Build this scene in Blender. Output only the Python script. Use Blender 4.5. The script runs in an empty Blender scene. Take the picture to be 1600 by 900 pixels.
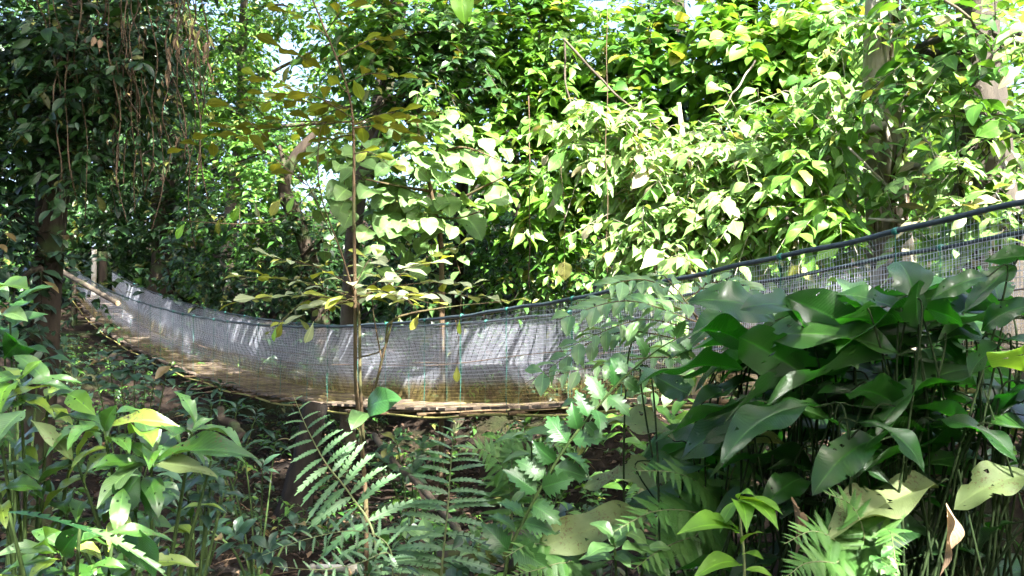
import bpy, math, random
import numpy as np
from mathutils import Vector, Matrix

# ------------------------------------------------------------------ camera, world, sun, exposure
scene = bpy.context.scene
COL = scene.collection
EYE = np.array([0.0, 0.0, 2.8])
PITCH = math.radians(1.84)
F = 1600 * 35 / 36.0          # focal length in photograph pixels

cam_data = bpy.data.cameras.new('camera')
cam_data.lens = 35; cam_data.sensor_width = 36; cam_data.clip_start = 0.05; cam_data.clip_end = 2000
cam = bpy.data.objects.new('camera', cam_data); COL.objects.link(cam)
cam.location = EYE; cam.rotation_euler = (math.pi / 2 + PITCH, 0, 0)
scene.camera = cam

SUN = Vector((0.36, -0.60, 0.71)).normalized()     # towards the sun
sun_el = math.asin(SUN.z); sun_rot = math.atan2(SUN.x, SUN.y)
world = bpy.data.worlds.new('World'); scene.world = world; world.use_nodes = True
wn = world.node_tree; bg = wn.nodes['Background']
sky = wn.nodes.new('ShaderNodeTexSky'); sky.sky_type = 'NISHITA'; sky.sun_disc = False
sky.sun_elevation = sun_el; sky.sun_rotation = sun_rot
sky.air_density = 0.7; sky.dust_density = 4.5; sky.ozone_density = 1.0
wn.links.new(sky.outputs[0], bg.inputs[0]); bg.inputs[1].default_value = 0.11
sd = bpy.data.lights.new('sun', 'SUN'); sd.energy = 5.0; sd.angle = math.radians(0.6); sd.color = (1, .975, .93)
sun = bpy.data.objects.new('sun', sd); COL.objects.link(sun); sun.location = (0, 0, 40)
sun.rotation_euler = SUN.to_track_quat('Z', 'Y').to_euler()
vs = scene.view_settings
vs.view_transform = 'Standard'; vs.look = 'None'; vs.gamma = 1.0; vs.exposure = 2.95; vs.use_curve_mapping = False
cy = scene.cycles
cy.use_adaptive_sampling = True; cy.adaptive_threshold = 0.03
cy.max_bounces = 2; cy.diffuse_bounces = 1; cy.glossy_bounces = 1; cy.transmission_bounces = 3; cy.transparent_max_bounces = 4
cy.caustics_reflective = False; cy.caustics_refractive = False
cy.use_denoising = True
cy.sample_clamp_indirect = 6

rng = np.random.default_rng(7)
random.seed(7)

# ------------------------------------------------------------------ geometry helpers
CP, SP = math.cos(PITCH), math.sin(PITCH)
def P(px, py, d):
    """world point seen at photograph pixel (px,py) at distance d along the view axis"""
    x = (px - 800) / F * d; u = (450 - py) / F * d
    return np.array([x, d * CP - u * SP, EYE[2] + d * SP + u * CP])
def proj(pts):
    q = np.asarray(pts, float) - EYE
    f = q[..., 1] * CP + q[..., 2] * SP; u = -q[..., 1] * SP + q[..., 2] * CP
    f2 = np.where(f > .05, f, .05)
    return 800 + F * q[..., 0] / f2, 450 - F * u / f2, f

BA = np.array([3.6, 6.9]); BB = np.array([-16.4, 37.0])         # near side of the bridge in plan
BD = (BB - BA) / np.linalg.norm(BB - BA); BN = np.array([-BD[1], BD[0]]) * -1   # along; to the far side
LOWP = np.array([-2.4, 15.3])
def sstep(a, b, x):
    t = np.clip((x - a) / (b - a), 0, 1); return t * t * (3 - 2 * t)
def ground(x, y):
    x = np.asarray(x, float); y = np.asarray(y, float)
    dx = x - LOWP[0]; dy = y - LOWP[1]
    t = dx * BD[0] + dy * BD[1]; v = dx * BN[0] + dy * BN[1]
    h = 0.1 + 0.105 * np.maximum(t, 0) + 0.12 * np.maximum(-t - 3, 0)
    h = h + 0.9 * sstep(-5, -10, t) * sstep(-2.2, .3, v) - .25 * sstep(-7, -10, t) * sstep(-.8, -2, v)
    h = h + 0.26 * np.maximum(v - 1.8, 0) * sstep(-14, 2, t + v * .5)
    h = h + 0.10 * np.maximum(-v - 4, 0) * sstep(-2, 4, t)
    h = h - .45 * sstep(-7.5, -3.5, t) * sstep(15, 6, t) * sstep(6, 2, v)
    h = h + .10 * np.sin(1.3 * x + .7 * y) + .07 * np.sin(2.9 * x - 2.1 * y + 1) + .04 * np.sin(5.3 * x + 4.7 * y)
    return h
def gpt(x, y, dz=0): return np.array([x, y, float(ground(x, y)) + dz])

class MB:
    """collects triangles of one mesh part"""
    def __init__(s): s.V = []; s.T = []; s.UV = []; s.A = []; s.n = 0
    def add(s, V, T, uv=None, a=0.0):
        V = np.asarray(V, float); T = np.asarray(T, int)
        s.V.append(V); s.T.append(T + s.n); s.n += len(V)
        s.UV.append(np.zeros((len(V), 2)) if uv is None else uv)
        s.A.append(np.full(len(V), a) if np.isscalar(a) else np.asarray(a, float))
    def tube(s, pts, r, n=6, a=0.0, cap=True):
        pts = np.asarray(pts, float); m = len(pts)
        r = np.broadcast_to(np.asarray(r, float), (m,))
        tan = np.gradient(pts, axis=0); tan /= np.linalg.norm(tan, axis=1)[:, None] + 1e-9
        ref = np.array([0, 0, 1.0]) if abs(tan[:, 2]).mean() < .85 else np.array([1.0, 0, 0])
        X = np.cross(tan, ref); X /= np.linalg.norm(X, axis=1)[:, None] + 1e-9
        Y = np.cross(X, tan)
        an = np.arange(n) * 2 * math.pi / n
        V = pts[:, None] + r[:, None, None] * (np.cos(an)[None, :, None] * X[:, None] + np.sin(an)[None, :, None] * Y[:, None])
        i = np.arange(m - 1)[:, None]; j = np.arange(n)[None, :]; k = (j + 1) % n
        A = i * n + j; B = i * n + k; C = (i + 1) * n + k; D = (i + 1) * n + j
        T = np.concatenate([np.stack([A, B, C], -1).reshape(-1, 3), np.stack([A, C, D], -1).reshape(-1, 3)])
        L = np.linalg.norm(np.diff(pts, axis=0), axis=1); L = np.concatenate([[0], np.cumsum(L)])
        uv = np.stack([np.tile(an / 6.283, m), np.repeat(L, n)], -1)
        V = V.reshape(-1, 3)
        if cap:
            V = np.concatenate([V, pts[:1], pts[-1:]]); uv = np.concatenate([uv, [[0, 0], [0, L[-1]]]])
            jj = np.arange(n); kk = (jj + 1) % n
            T = np.concatenate([T, np.stack([kk, jj, np.full(n, m * n)], -1),
                                np.stack([(m - 1) * n + jj, (m - 1) * n + kk, np.full(n, m * n + 1)], -1)])
        s.add(V, T, uv, a)
    def box(s, c, ax, ay, az, a=0.0):
        c, ax, ay, az = [np.asarray(q, float) for q in (c, ax, ay, az)]
        V = [c + i * ax + j * ay + k * az for i in (-1, 1) for j in (-1, 1) for k in (-1, 1)]
        T = [(0, 1, 3), (0, 3, 2), (4, 6, 7), (4, 7, 5), (0, 4, 5), (0, 5, 1), (2, 3, 7), (2, 7, 6), (0, 2, 6), (0, 6, 4), (1, 5, 7), (1, 7, 3)]
        s.add(V, T, None, a)
    def mesh(s, name, mat, origin=(0, 0, 0), smooth=True):
        V = np.concatenate(s.V) - np.asarray(origin); T = np.concatenate(s.T); UV = np.concatenate(s.UV); A = np.concatenate(s.A)
        return raw_mesh(name, V, T, UV, A, mat, smooth)
def raw_mesh(name, V, T, UV, A, mat, smooth=True):
    me = bpy.data.meshes.new(name)
    me.vertices.add(len(V)); me.vertices.foreach_set('co', V.astype(np.float32).ravel())
    me.loops.add(len(T) * 3); me.loops.foreach_set('vertex_index', T.astype(np.int32).ravel())
    me.polygons.add(len(T)); me.polygons.foreach_set('loop_start', np.arange(0, len(T) * 3, 3, dtype=np.int32))
    me.polygons.foreach_set('use_smooth', np.full(len(T), bool(smooth)))
    if UV is not None:
        l = me.uv_layers.new(name='UVMap'); l.data.foreach_set('uv', UV[T.ravel()].astype(np.float32).ravel())
    if A is not None:
        at = me.attributes.new('tint', 'FLOAT', 'POINT'); at.data.foreach_set('value', A.astype(np.float32))
    me.materials.append(mat); me.update(calc_edges=True)
    return me
def link(name, me, parent=None):
    o = bpy.data.objects.new(name, me); COL.objects.link(o)
    if parent is not None: o.parent = parent
    return o
def tag(o, label=None, cat=None, group=None, kind=None):
    if label: o['label'] = label
    if cat: o['category'] = cat
    if group: o['group'] = group
    if kind: o['kind'] = kind
    return o
def thing(name, loc, label, cat, group=None):
    o = bpy.data.objects.new(name, None); COL.objects.link(o); o.location = Vector(loc); o.empty_display_size = .1
    return tag(o, label, cat, group)
def smooth_path(pts, n=16):
    """Catmull-Rom through control rows (xyz + radius)"""
    p = np.asarray(pts, float)
    if len(p) < 3:
        t = np.linspace(0, 1, n)[:, None]; return p[0] * (1 - t) + p[-1] * t
    q = np.concatenate([[2 * p[0] - p[1]], p, [2 * p[-1] - p[-2]]])
    out = []
    for t in np.linspace(0, len(p) - 1 - 1e-6, n):
        i = int(t); f = t - i; a, b, c, d = q[i:i + 4]
        out.append(.5 * (2 * b + (c - a) * f + (2 * a - 5 * b + 4 * c - d) * f * f + (3 * b - a - 3 * c + d) * f ** 3))
    return np.array(out)

# ------------------------------------------------------------------ materials
MAT = {}
def nodes_of(name):
    m = bpy.data.materials.new(name); m.use_nodes = True; MAT[name] = m
    nt = m.node_tree; return m, nt, nt.nodes['Principled BSDF'], nt.nodes['Material Output']
def mathn(nt, op, a, b=None, c=None):
    n = nt.nodes.new('ShaderNodeMath'); n.operation = op
    for i, v in enumerate((a, b, c)):
        if v is None: continue
        if isinstance(v, (int, float)): n.inputs[i].default_value = v
        else: nt.links.new(v, n.inputs[i])
    return n.outputs[0]
def mixc(nt, f, a, b, mode='MIX'):
    n = nt.nodes.new('ShaderNodeMix'); n.data_type = 'RGBA'; n.blend_type = mode
    for v, s in ((f, n.inputs[0]), (a, n.inputs[6]), (b, n.inputs[7])):
        if isinstance(v, (int, float)): s.default_value = v
        elif isinstance(v, tuple): s.default_value = (*v[:3], 1)
        else: nt.links.new(v, s)
    return n.outputs[2]
def noise(nt, scale, detail=3, vec=None, coord='Object', rough=.55):
    n = nt.nodes.new('ShaderNodeTexNoise'); n.inputs['Scale'].default_value = scale; n.inputs['Detail'].default_value = detail
    n.inputs['Roughness'].default_value = rough
    if vec is None:
        tc = nt.nodes.new('ShaderNodeTexCoord'); vec = tc.outputs[coord]
    nt.links.new(vec, n.inputs['Vector']); return n.outputs[0]
def ramp(nt, f, stops):
    n = nt.nodes.new('ShaderNodeValToRGB'); e = n.color_ramp.elements
    while len(e) < len(stops): e.new(.5)
    for el, (p, c) in zip(e, stops): el.position = p; el.color = (*c[:3], 1)
    nt.links.new(f, n.inputs[0]); return n.outputs[0]
def bump(nt, h, bsdf, strength=.4, dist=.01):
    b = nt.nodes.new('ShaderNodeBump'); b.inputs['Strength'].default_value = strength; b.inputs['Distance'].default_value = dist
    nt.links.new(h, b.inputs['Height']); nt.links.new(b.outputs[0], bsdf.inputs['Normal']); return b.outputs[0]

def leaf_mat(name, dark, light, trans=None, tw=.4, rough=.42, spec=.5, veins=14, vstr=.25, spots=0.0, odd=None, odd_share=.06, mid=(1.6, 1.6, 1.5), fine=True, coat=0.):
    m, nt, b, out = nodes_of(name)
    oi = nt.nodes.new('ShaderNodeObjectInfo'); at = nt.nodes.new('ShaderNodeAttribute'); at.attribute_name = 'tint'
    r = mathn(nt, 'FRACT', mathn(nt, 'ADD', oi.outputs['Random'], at.outputs['Fac']))
    col = mixc(nt, r, dark, light)
    if odd is not None:
        r2 = mathn(nt, 'FRACT', mathn(nt, 'MULTIPLY', r, 7.31))
        col = mixc(nt, mathn(nt, 'LESS_THAN', r2, odd_share), col, odd)
    geo = nt.nodes.new('ShaderNodeNewGeometry')
    nz = noise(nt, 9, 3 if fine else 0, geo.outputs['Position'])
    col = mixc(nt, .55, col, ramp(nt, nz, [(.3, (.62, .62, .62)), (.7, (1.15, 1.15, 1.1))]), 'MULTIPLY')
    uv = nt.nodes.new('ShaderNodeUVMap'); sx = nt.nodes.new('ShaderNodeSeparateXYZ'); nt.links.new(uv.outputs[0], sx.inputs[0])
    au = mathn(nt, 'ABSOLUTE', mathn(nt, 'SUBTRACT', sx.outputs[0], .5))
    midr = mathn(nt, 'SMOOTH_MIN', mathn(nt, 'DIVIDE', au, .05), 1.0, .2)       # 0 on the rib
    if veins:
        w = mathn(nt, 'SINE', mathn(nt, 'MULTIPLY', mathn(nt, 'SUBTRACT', sx.outputs[1], mathn(nt, 'MULTIPLY', au, .55)), veins * 6.283))
        vmask = mathn(nt, 'POWER', mathn(nt, 'ABSOLUTE', w), .5)
        col = mixc(nt, mathn(nt, 'MULTIPLY', mathn(nt, 'SUBTRACT', 1.0, vmask), .5), col, mixc(nt, 1.0, col, mid, 'MULTIPLY'))
        hgt = mathn(nt, 'ADD', vmask, midr)
    else: hgt = midr
    col = mixc(nt, mathn(nt, 'SUBTRACT', 1.0, midr), col, mixc(nt, 1.0, col, mid, 'MULTIPLY'))
    if spots > 0:
        tc = nt.nodes.new('ShaderNodeTexCoord')
        n2 = noise(nt, 60, 5, geo.outputs['Position'], rough=.8); n3 = noise(nt, 6, 3, geo.outputs['Position'])
        f = ramp(nt, mathn(nt, 'MULTIPLY_ADD', n3, .6, n2), [(min(.98, .93 - .12 * spots), (0, 0, 0)), (min(1., .99 - .12 * spots), (1, 1, 1))])
        col = mixc(nt, mathn(nt, 'MULTIPLY', f, .8), col, (.10, .065, .025))
    nt.links.new(col, b.inputs['Base Color'])
    b.inputs['Roughness'].default_value = rough; b.inputs['Specular IOR Level'].default_value = spec
    if fine: bump(nt, hgt, b, vstr, .006)
    if coat: b.inputs['Coat Weight'].default_value = coat; b.inputs['Coat Roughness'].default_value = .22
    tr = nt.nodes.new('ShaderNodeBsdfTranslucent')
    nt.links.new(mixc(nt, 1.0, col, trans or (1.9, 1.75, .7), 'MULTIPLY'), tr.inputs[0])
    mx = nt.nodes.new('ShaderNodeMixShader'); mx.inputs[0].default_value = tw * .62
    nt.links.new(b.outputs[0], mx.inputs[1]); nt.links.new(tr.outputs[0], mx.inputs[2]); nt.links.new(mx.outputs[0], out.inputs[0])
    return m
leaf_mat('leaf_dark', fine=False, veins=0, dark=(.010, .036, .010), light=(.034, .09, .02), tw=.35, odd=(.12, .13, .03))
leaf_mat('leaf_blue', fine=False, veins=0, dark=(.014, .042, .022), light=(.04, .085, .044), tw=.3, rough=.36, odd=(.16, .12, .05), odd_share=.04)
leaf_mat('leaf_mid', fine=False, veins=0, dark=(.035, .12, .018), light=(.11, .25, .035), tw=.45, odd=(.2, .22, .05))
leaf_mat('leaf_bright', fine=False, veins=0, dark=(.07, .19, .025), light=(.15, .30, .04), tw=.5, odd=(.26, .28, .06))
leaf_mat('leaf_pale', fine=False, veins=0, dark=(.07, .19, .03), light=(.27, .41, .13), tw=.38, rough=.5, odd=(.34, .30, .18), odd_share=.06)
leaf_mat('leaf_round', (.09, .19, .05), (.17, .29, .09), tw=.36, rough=.5, veins=9, spots=.25)
leaf_mat('leaf_olive', (.12, .135, .016), (.21, .225, .03), trans=(1.5, 1.35, .6), tw=.5, rough=.5, odd=(.28, .36, .05), odd_share=.2)
leaf_mat('leaf_tier', (.22, .27, .12), (.36, .41, .24), tw=.35, rough=.5, odd=(.3, .34, .05), odd_share=.25)  # whitish: sky gloss on the leaf tops put into the colour
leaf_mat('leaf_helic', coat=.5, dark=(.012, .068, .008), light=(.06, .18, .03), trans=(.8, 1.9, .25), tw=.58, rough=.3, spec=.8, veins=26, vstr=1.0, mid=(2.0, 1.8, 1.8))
leaf_mat('leaf_helic_shade', (.008, .035, .008), (.025, .075, .02), trans=(.5, 1.1, .2), tw=.3, rough=.4, veins=26, vstr=.6, mid=(1.3, 1.3, 1.2))  # darker paddle leaf, shade put into the colour
leaf_mat('leaf_old', (.12, .18, .06), (.20, .25, .10), tw=.3, rough=.55, veins=26, vstr=.35, spots=.55, mid=(1.15, 1.15, 1.1))
leaf_mat('leaf_shrub', coat=.5, dark=(.03, .10, .012), light=(.085, .20, .032), tw=.38, rough=.32, spec=.75, veins=11, spots=.22, odd=(.22, .33, .04), odd_share=.14)
leaf_mat('leaf_lime', (.13, .30, .025), (.2, .38, .05), tw=.5, rough=.42)
leaf_mat('leaf_yellow', (.42, .42, .12), (.5, .5, .16), tw=.45, rough=.5, spots=.35)
leaf_mat('leaf_fern', coat=.3, dark=(.075, .17, .07), light=(.16, .28, .13), tw=.35, rough=.45, veins=0)
leaf_mat('leaf_lacy', (.035, .105, .018), (.08, .17, .04), tw=.4, rough=.5, veins=0)
leaf_mat('leaf_saw', coat=.3, dark=(.02, .085, .018), light=(.06, .16, .04), tw=.32, rough=.4, veins=8)
leaf_mat('leaf_comp', coat=.3, dark=(.075, .18, .045), light=(.16, .28, .10), tw=.42, rough=.36, spec=.7, veins=8)
leaf_mat('leaf_dry', (.13, .08, .045), (.30, .20, .12), trans=(1.3, 1.1, .8), tw=.2, rough=.75, veins=8, spots=.3)
leaf_mat('leaf_litter', fine=False, veins=0, dark=(.014, .009, .005), light=(.07, .040, .022), trans=(1.2, 1.0, .7), tw=.12, rough=.8, odd=(.20, .13, .075), odd_share=.12)

def bark_mat(name, c1, c2, scale=6, moss=None, moss_amt=.5, stretch=(1, 1, .25), rough=.9, bs=.6, vary=0):
    m, nt, b, out = nodes_of(name)
    tc = nt.nodes.new('ShaderNodeTexCoord'); mp = nt.nodes.new('ShaderNodeMapping'); mp.inputs['Scale'].default_value = stretch
    nt.links.new(tc.outputs['Object'], mp.inputs[0])
    n1 = noise(nt, scale, 6, mp.outputs[0], rough=.65)
    col = ramp(nt, n1, [(.3, c1), (.7, c2)])
    if moss:
        n2 = noise(nt, 2.2, 4)
        col = mixc(nt, ramp(nt, n2, [(.62 - moss_amt * .3, (0, 0, 0)), (.72 - moss_amt * .25, (1, 1, 1))]), col, moss)
    if vary:
        oi = nt.nodes.new('ShaderNodeObjectInfo'); col = mixc(nt, 1.0, col, ramp(nt, oi.outputs['Random'], [(0, (1 - vary,) * 3), (1, (1 + vary,) * 3)]), 'MULTIPLY')
    nt.links.new(col, b.inputs['Base Color']); b.inputs['Roughness'].default_value = rough; b.inputs['Specular IOR Level'].default_value = .25
    bump(nt, noise(nt, scale * 3, 5, mp.outputs[0], rough=.7), b, bs, .03)
    return m
bark_mat('bark_dark', (.016, .012, .009), (.06, .045, .03), 5, (.05, .07, .025), .35)
bark_mat('bark_brown', (.045, .036, .025), (.12, .096, .068), 6, (.09, .10, .05), .25)
bark_mat('bark_lichen', (.03, .026, .02), (.09, .076, .058), 5, (.34, .33, .28), .12)
bark_mat('bark_pale', (.22, .18, .13), (.46, .42, .34), 5, (.16, .17, .09), .3)
bark_mat('bark_white', (.30, .28, .23), (.58, .55, .48), 8, (.22, .2, .13), .4, rough=.8)
bark_mat('vine_brown', (.06, .04, .025), (.17, .115, .07), 12)
bark_mat('stem_brown', (.06, .04, .022), (.14, .095, .05), 14, (.10, .10, .04), .4)
bark_mat('stem_green', (.03, .06, .015), (.07, .11, .03), 12)
bark_mat('stem_pale', (.14, .18, .07), (.26, .28, .14), 12)
bark_mat('stem_dark', (.008, .02, .004), (.026, .045, .012), 12)
bark_mat('plank_wood', (.05, .037, .026), (.17, .13, .095), 9, (.16, .14, .05), .2, stretch=(.6, .6, 1), rough=.85, bs=.3, vary=.45)
bark_mat('bark_black', (.006, .005, .004), (.022, .018, .014), 6)  # near-black bark of the leaning stump
bark_mat('cut_wood', (.42, .27, .14), (.62, .44, .26), 20, rough=.8)
bark_mat('concrete', (.30, .29, .27), (.55, .53, .50), 14, (.16, .15, .10), .4, stretch=(1, 1, 1), rough=.9, bs=.25)
bark_mat('moss_rope', (.16, .16, .04), (.34, .30, .10), 30, stretch=(1, 1, 1))
bark_mat('stone_moss', (.025, .02, .015), (.10, .08, .06), 4, (.05, .07, .01), .62, stretch=(1, 1, 1), bs=.8)
bark_mat('stone_pale', (.22, .22, .22), (.52, .53, .54), 5, (.14, .15, .09), .2, stretch=(1, 1, 1), bs=.6)

m, nt, b, out = nodes_of('handrail_paint')
nt.links.new(ramp(nt, noise(nt, 18, 4), [(.3, (.018, .028, .034)), (.75, (.06, .08, .09))]), b.inputs['Base Color']); b.inputs['Roughness'].default_value = .38
m, nt, b, out = nodes_of('green_cord')
nt.links.new(ramp(nt, noise(nt, 30, 2), [(.3, (.01, .10, .07)), (.7, (.03, .2, .15))]), b.inputs['Base Color']); b.inputs['Roughness'].default_value = .5
m, nt, b, out = nodes_of('rust_wire')
nt.links.new(ramp(nt, noise(nt, 14, 3), [(.3, (.13, .08, .05)), (.7, (.28, .2, .15))]), b.inputs['Base Color']); b.inputs['Roughness'].default_value = .7
m, nt, b, out = nodes_of('mesh_wire')                 # galvanised, blue skylight put into its colour, stained brown and mossy at its foot
at = nt.nodes.new('ShaderNodeAttribute'); at.attribute_name = 'tint'
nz = noise(nt, 1.7, 4)
st = mathn(nt, 'MULTIPLY_ADD', nz, .34, at.outputs['Fac'])
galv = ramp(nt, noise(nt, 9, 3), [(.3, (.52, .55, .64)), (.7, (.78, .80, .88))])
moss = ramp(nt, noise(nt, 5, 3), [(.35, (.24, .16, .08)), (.65, (.44, .37, .11))])
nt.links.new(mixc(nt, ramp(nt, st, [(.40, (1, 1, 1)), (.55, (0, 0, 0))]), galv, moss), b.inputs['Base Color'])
b.inputs['Roughness'].default_value = .5; b.inputs['Metallic'].default_value = .25

m, nt, b, out = nodes_of('forest_soil')
col = ramp(nt, noise(nt, 3.2, 8, rough=.7), [(.3, (.006, .004, .003)), (.5, (.016, .010, .006)), (.72, (.042, .027, .016))])
mo = ramp(nt, noise(nt, .55, 5), [(.52, (0, 0, 0)), (.62, (1, 1, 1))])
col = mixc(nt, mathn(nt, 'MULTIPLY', mo, .5), col, (.03, .045, .01))
nt.links.new(col, b.inputs['Base Color']); b.inputs['Roughness'].default_value = .95; b.inputs['Specular IOR Level'].default_value = .2
bump(nt, noise(nt, 14, 8, rough=.75), b, .9, .06)

# ------------------------------------------------------------------ leaf shapes
PROF = {
    'ovate':     (.52, [0, .55, .92, 1, .9, .66, .38, .16, 0]),
    'elliptic':  (.44, [0, .42, .75, .94, 1, .93, .72, .38, 0]),
    'lance':     (.27, [0, .5, .86, 1, .94, .76, .5, .22, 0]),
    'obovate':   (.46, [0, .22, .45, .68, .88, 1, .95, .62, 0]),
    'round':     (.78, [.1, .74, .95, 1, .97, .88, .7, .42, 0]),
    'banana':    (.40, [0, .62, .9, 1, 1, .94, .8, .5, 0]),
    'broad':     (.56, [0, .66, .93, 1, .98, .9, .74, .44, 0]),
    'lance2':    (.36, [0, .45, .8, .97, 1, .9, .66, .34, 0]),
    'pinna':     (.20, [.3, .85, 1, .97, .9, .78, .6, .34, 0]),
    'saw':       (.62, [.1, .82, 1, .96, .84, .68, .48, .25, 0]),
}
TM = {}
def leaf_template(key, prof, nv, nu=1, fold=.25, droop=.5, wave=0., serr=0., ns=0, twist=0., petiole=0., seed=0, holes=0):
    w, pr = PROF[prof]; r = random.Random(seed)
    vs_ = np.linspace(0, 1, nv + 1); hw = np.interp(vs_, np.linspace(0, 1, len(pr)), pr) * w / 2
    ph = r.uniform(0, 6.28); V = []; UV = []; rows = []
    y = petiole; z = 0.; a0 = -droop * .35
    cy_, cz_ = [], []
    for i, v in enumerate(vs_):
        cy_.append(y); cz_.append(z)
        a = a0 + droop * v * 1.1
        y += math.cos(a) / nv; z -= math.sin(a) / nv
    for i, v in enumerate(vs_):
        if i in (0, nv) and hw[i] < .02:
            rows.append([len(V)]); V.append((0, cy_[i], cz_[i])); UV.append((.5, v)); continue
        row = []
        for j in range(-nu, nu + 1):
            u = j / nu; h = hw[i]
            if serr and abs(j) == nu: h *= 1 + serr * ((v * ns) % 1 - .6)
            x = u * h
            zz = cz_[i] + fold * abs(x) + wave * hw[i] * abs(u) ** 1.5 * math.sin(v * 11 + ph + (1.7 if u > 0 else 0))
            yy = cy_[i] + (serr * .10 * ((v * ns) % 1) if serr and abs(j) == nu else 0)
            if twist:
                t = twist * v; x, zz = x * math.cos(t) - (zz - cz_[i]) * math.sin(t), cz_[i] + x * math.sin(t) + (zz - cz_[i]) * math.cos(t)
            row.append(len(V)); V.append((x, yy, zz)); UV.append((.5 + u / 2, v))
        rows.append(row)
    T = []
    for a, b in zip(rows[:-1], rows[1:]):
        if len(a) == 1 and len(b) > 1: T += [(a[0], b[k + 1], b[k]) for k in range(len(b) - 1)]
        elif len(b) == 1 and len(a) > 1: T += [(a[k], a[k + 1], b[0]) for k in range(len(a) - 1)]
        else:
            for k in range(len(a) - 1): T += [(a[k], a[k + 1], b[k + 1]), (a[k], b[k + 1], b[k])]
    if holes:                                           # insect holes and bitten edges
        hs = [(r.uniform(.05, .95), r.uniform(.12, .92), r.uniform(.009, .02)) for _ in range(holes)] + [(r.choice((0., 1.)), r.uniform(.2, .9), r.uniform(.03, .07)) for _ in range(max(1, holes // 3))]
        def bitten(t):
            cu = sum(UV[q][0] for q in t) / 3; cv = sum(UV[q][1] for q in t) / 3
            return any(((cu - a) * w) ** 2 + (cv - b_) ** 2 < c * c for a, b_, c in hs)
        T = [t for t in T if not bitten(t)]
    V = list(V)
    if petiole:
        n0 = len(V); pw = .012
        V += [(-pw, 0, 0), (pw, 0, 0), (pw, petiole + .05, 0), (-pw, petiole + .05, 0)]; UV += [(.5, .5)] * 4
        T += [(n0, n0 + 1, n0 + 2), (n0, n0 + 2, n0 + 3)]
    TM[key] = (np.array(V, float), np.array(T, int), np.array(UV, float))
    return key
def fam(key, n, prof, nv, nu=1, **kw):
    out = []
    for i in range(n):
        k2 = dict(kw); r = random.Random(i * 17 + len(key))
        k2['droop'] = kw.get('droop', .5) * r.uniform(.4, 1.6); k2['fold'] = kw.get('fold', .25) * r.uniform(.4, 1.5)
        if 'twist' in kw: k2['twist'] = kw['twist'] * r.uniform(-1, 1)
        out.append(leaf_template(f'{key}{i}', prof, nv, nu, seed=i, **k2))
    return out
S_OV = fam('ov', 4, 'ovate', 4, petiole=.12)            # forest leaves, small in the picture
S_EL = fam('el', 4, 'elliptic', 4, petiole=.1)
S2_EL = fam('elx', 6, 'elliptic', 8, 1, petiole=.1, droop=.6, wave=.12)
S2_OV = fam('ovx', 6, 'ovate', 8, 1, petiole=.12, droop=.6, wave=.12)
S_LA = fam('la', 4, 'lance', 4, petiole=.08)
S_RO = fam('ro', 4, 'round', 5, petiole=.15, droop=.6)
M_RO = fam('mro', 7, 'round', 18, 4, petiole=.2, droop=.7, wave=.14, holes=5)
M_OB = fam('mob', 5, 'obovate', 7, 2, petiole=.06, droop=.4, wave=.1)
M_EL = fam('mel', 5, 'elliptic', 8, 2, petiole=.06, droop=.7, wave=.14, fold=.35)
M_LA = fam('mla', 5, 'lance', 9, 2, petiole=.04, droop=.8, wave=.1, fold=.4)
M_BR = fam('mbr', 5, 'broad', 10, 2, petiole=.05, droop=.7, wave=.15, fold=.3)
H_BA = fam('hba', 9, 'banana', 30, 5, droop=.8, wave=.26, fold=.3, twist=.5, holes=3)
H_OLD = fam('hol', 6, 'banana', 34, 6, droop=.6, wave=.38, fold=.35, twist=.5, holes=7)
H_LA = fam('hla', 7, 'lance2', 24, 4, petiole=.03, droop=.9, wave=.18, fold=.4, twist=.4, holes=5)
F_PI = fam('fpi', 4, 'pinna', 27, 1, droop=.5, serr=.75, ns=9, fold=.15)
F_SA = fam('fsa', 4, 'saw', 21, 2, droop=.6, serr=.6, ns=7, fold=.3, petiole=.04)
def comb(key, n=24, seed=0):
    """a pinna of a lacy fern: two rows of small leaflets on a thread"""
    r = random.Random(seed); V = []; T = []; UV = []
    V += [(-.006, 0, 0), (.006, 0, 0), (0, 1, -.1)]; T += [(0, 1, 2)]; UV += [(.5, 0), (.5, 0), (.5, 1)]
    for i in range(n):
        v = (i + .6) / n; l = .16 * (1 - v ** 1.6) * r.uniform(.85, 1.1) + .02
        for s in (-1, 1):
            k = len(V); z = -.1 * v * v; tip = (s * l, v + .07 + .25 * l, z - .12 * l)
            V += [(0, v - .018, z), (0, v + .018, z), (s * l * .6, v + .04 + .1 * l, z + .01), tip, (s * l * .6, v + .004 + .1 * l, z + .01)]
            UV += [(.5, v)] * 5
            T += [(k, k + 4, k + 2), (k, k + 2, k + 1), (k + 4, k + 3, k + 2)]
    TM[key] = (np.array(V, float), np.array(T, int), np.array(UV, float)); return key
F_CO = [comb(f'co{i}', seed=i) for i in range(3)]

MESH = {}
def leaf_mesh(t, mat):
    if (t, mat) not in MESH:
        V, T, UV = TM[t]; MESH[(t, mat)] = raw_mesh('leaf', V, T, UV, None, MAT[mat])
    return MESH[(t, mat)]

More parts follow.
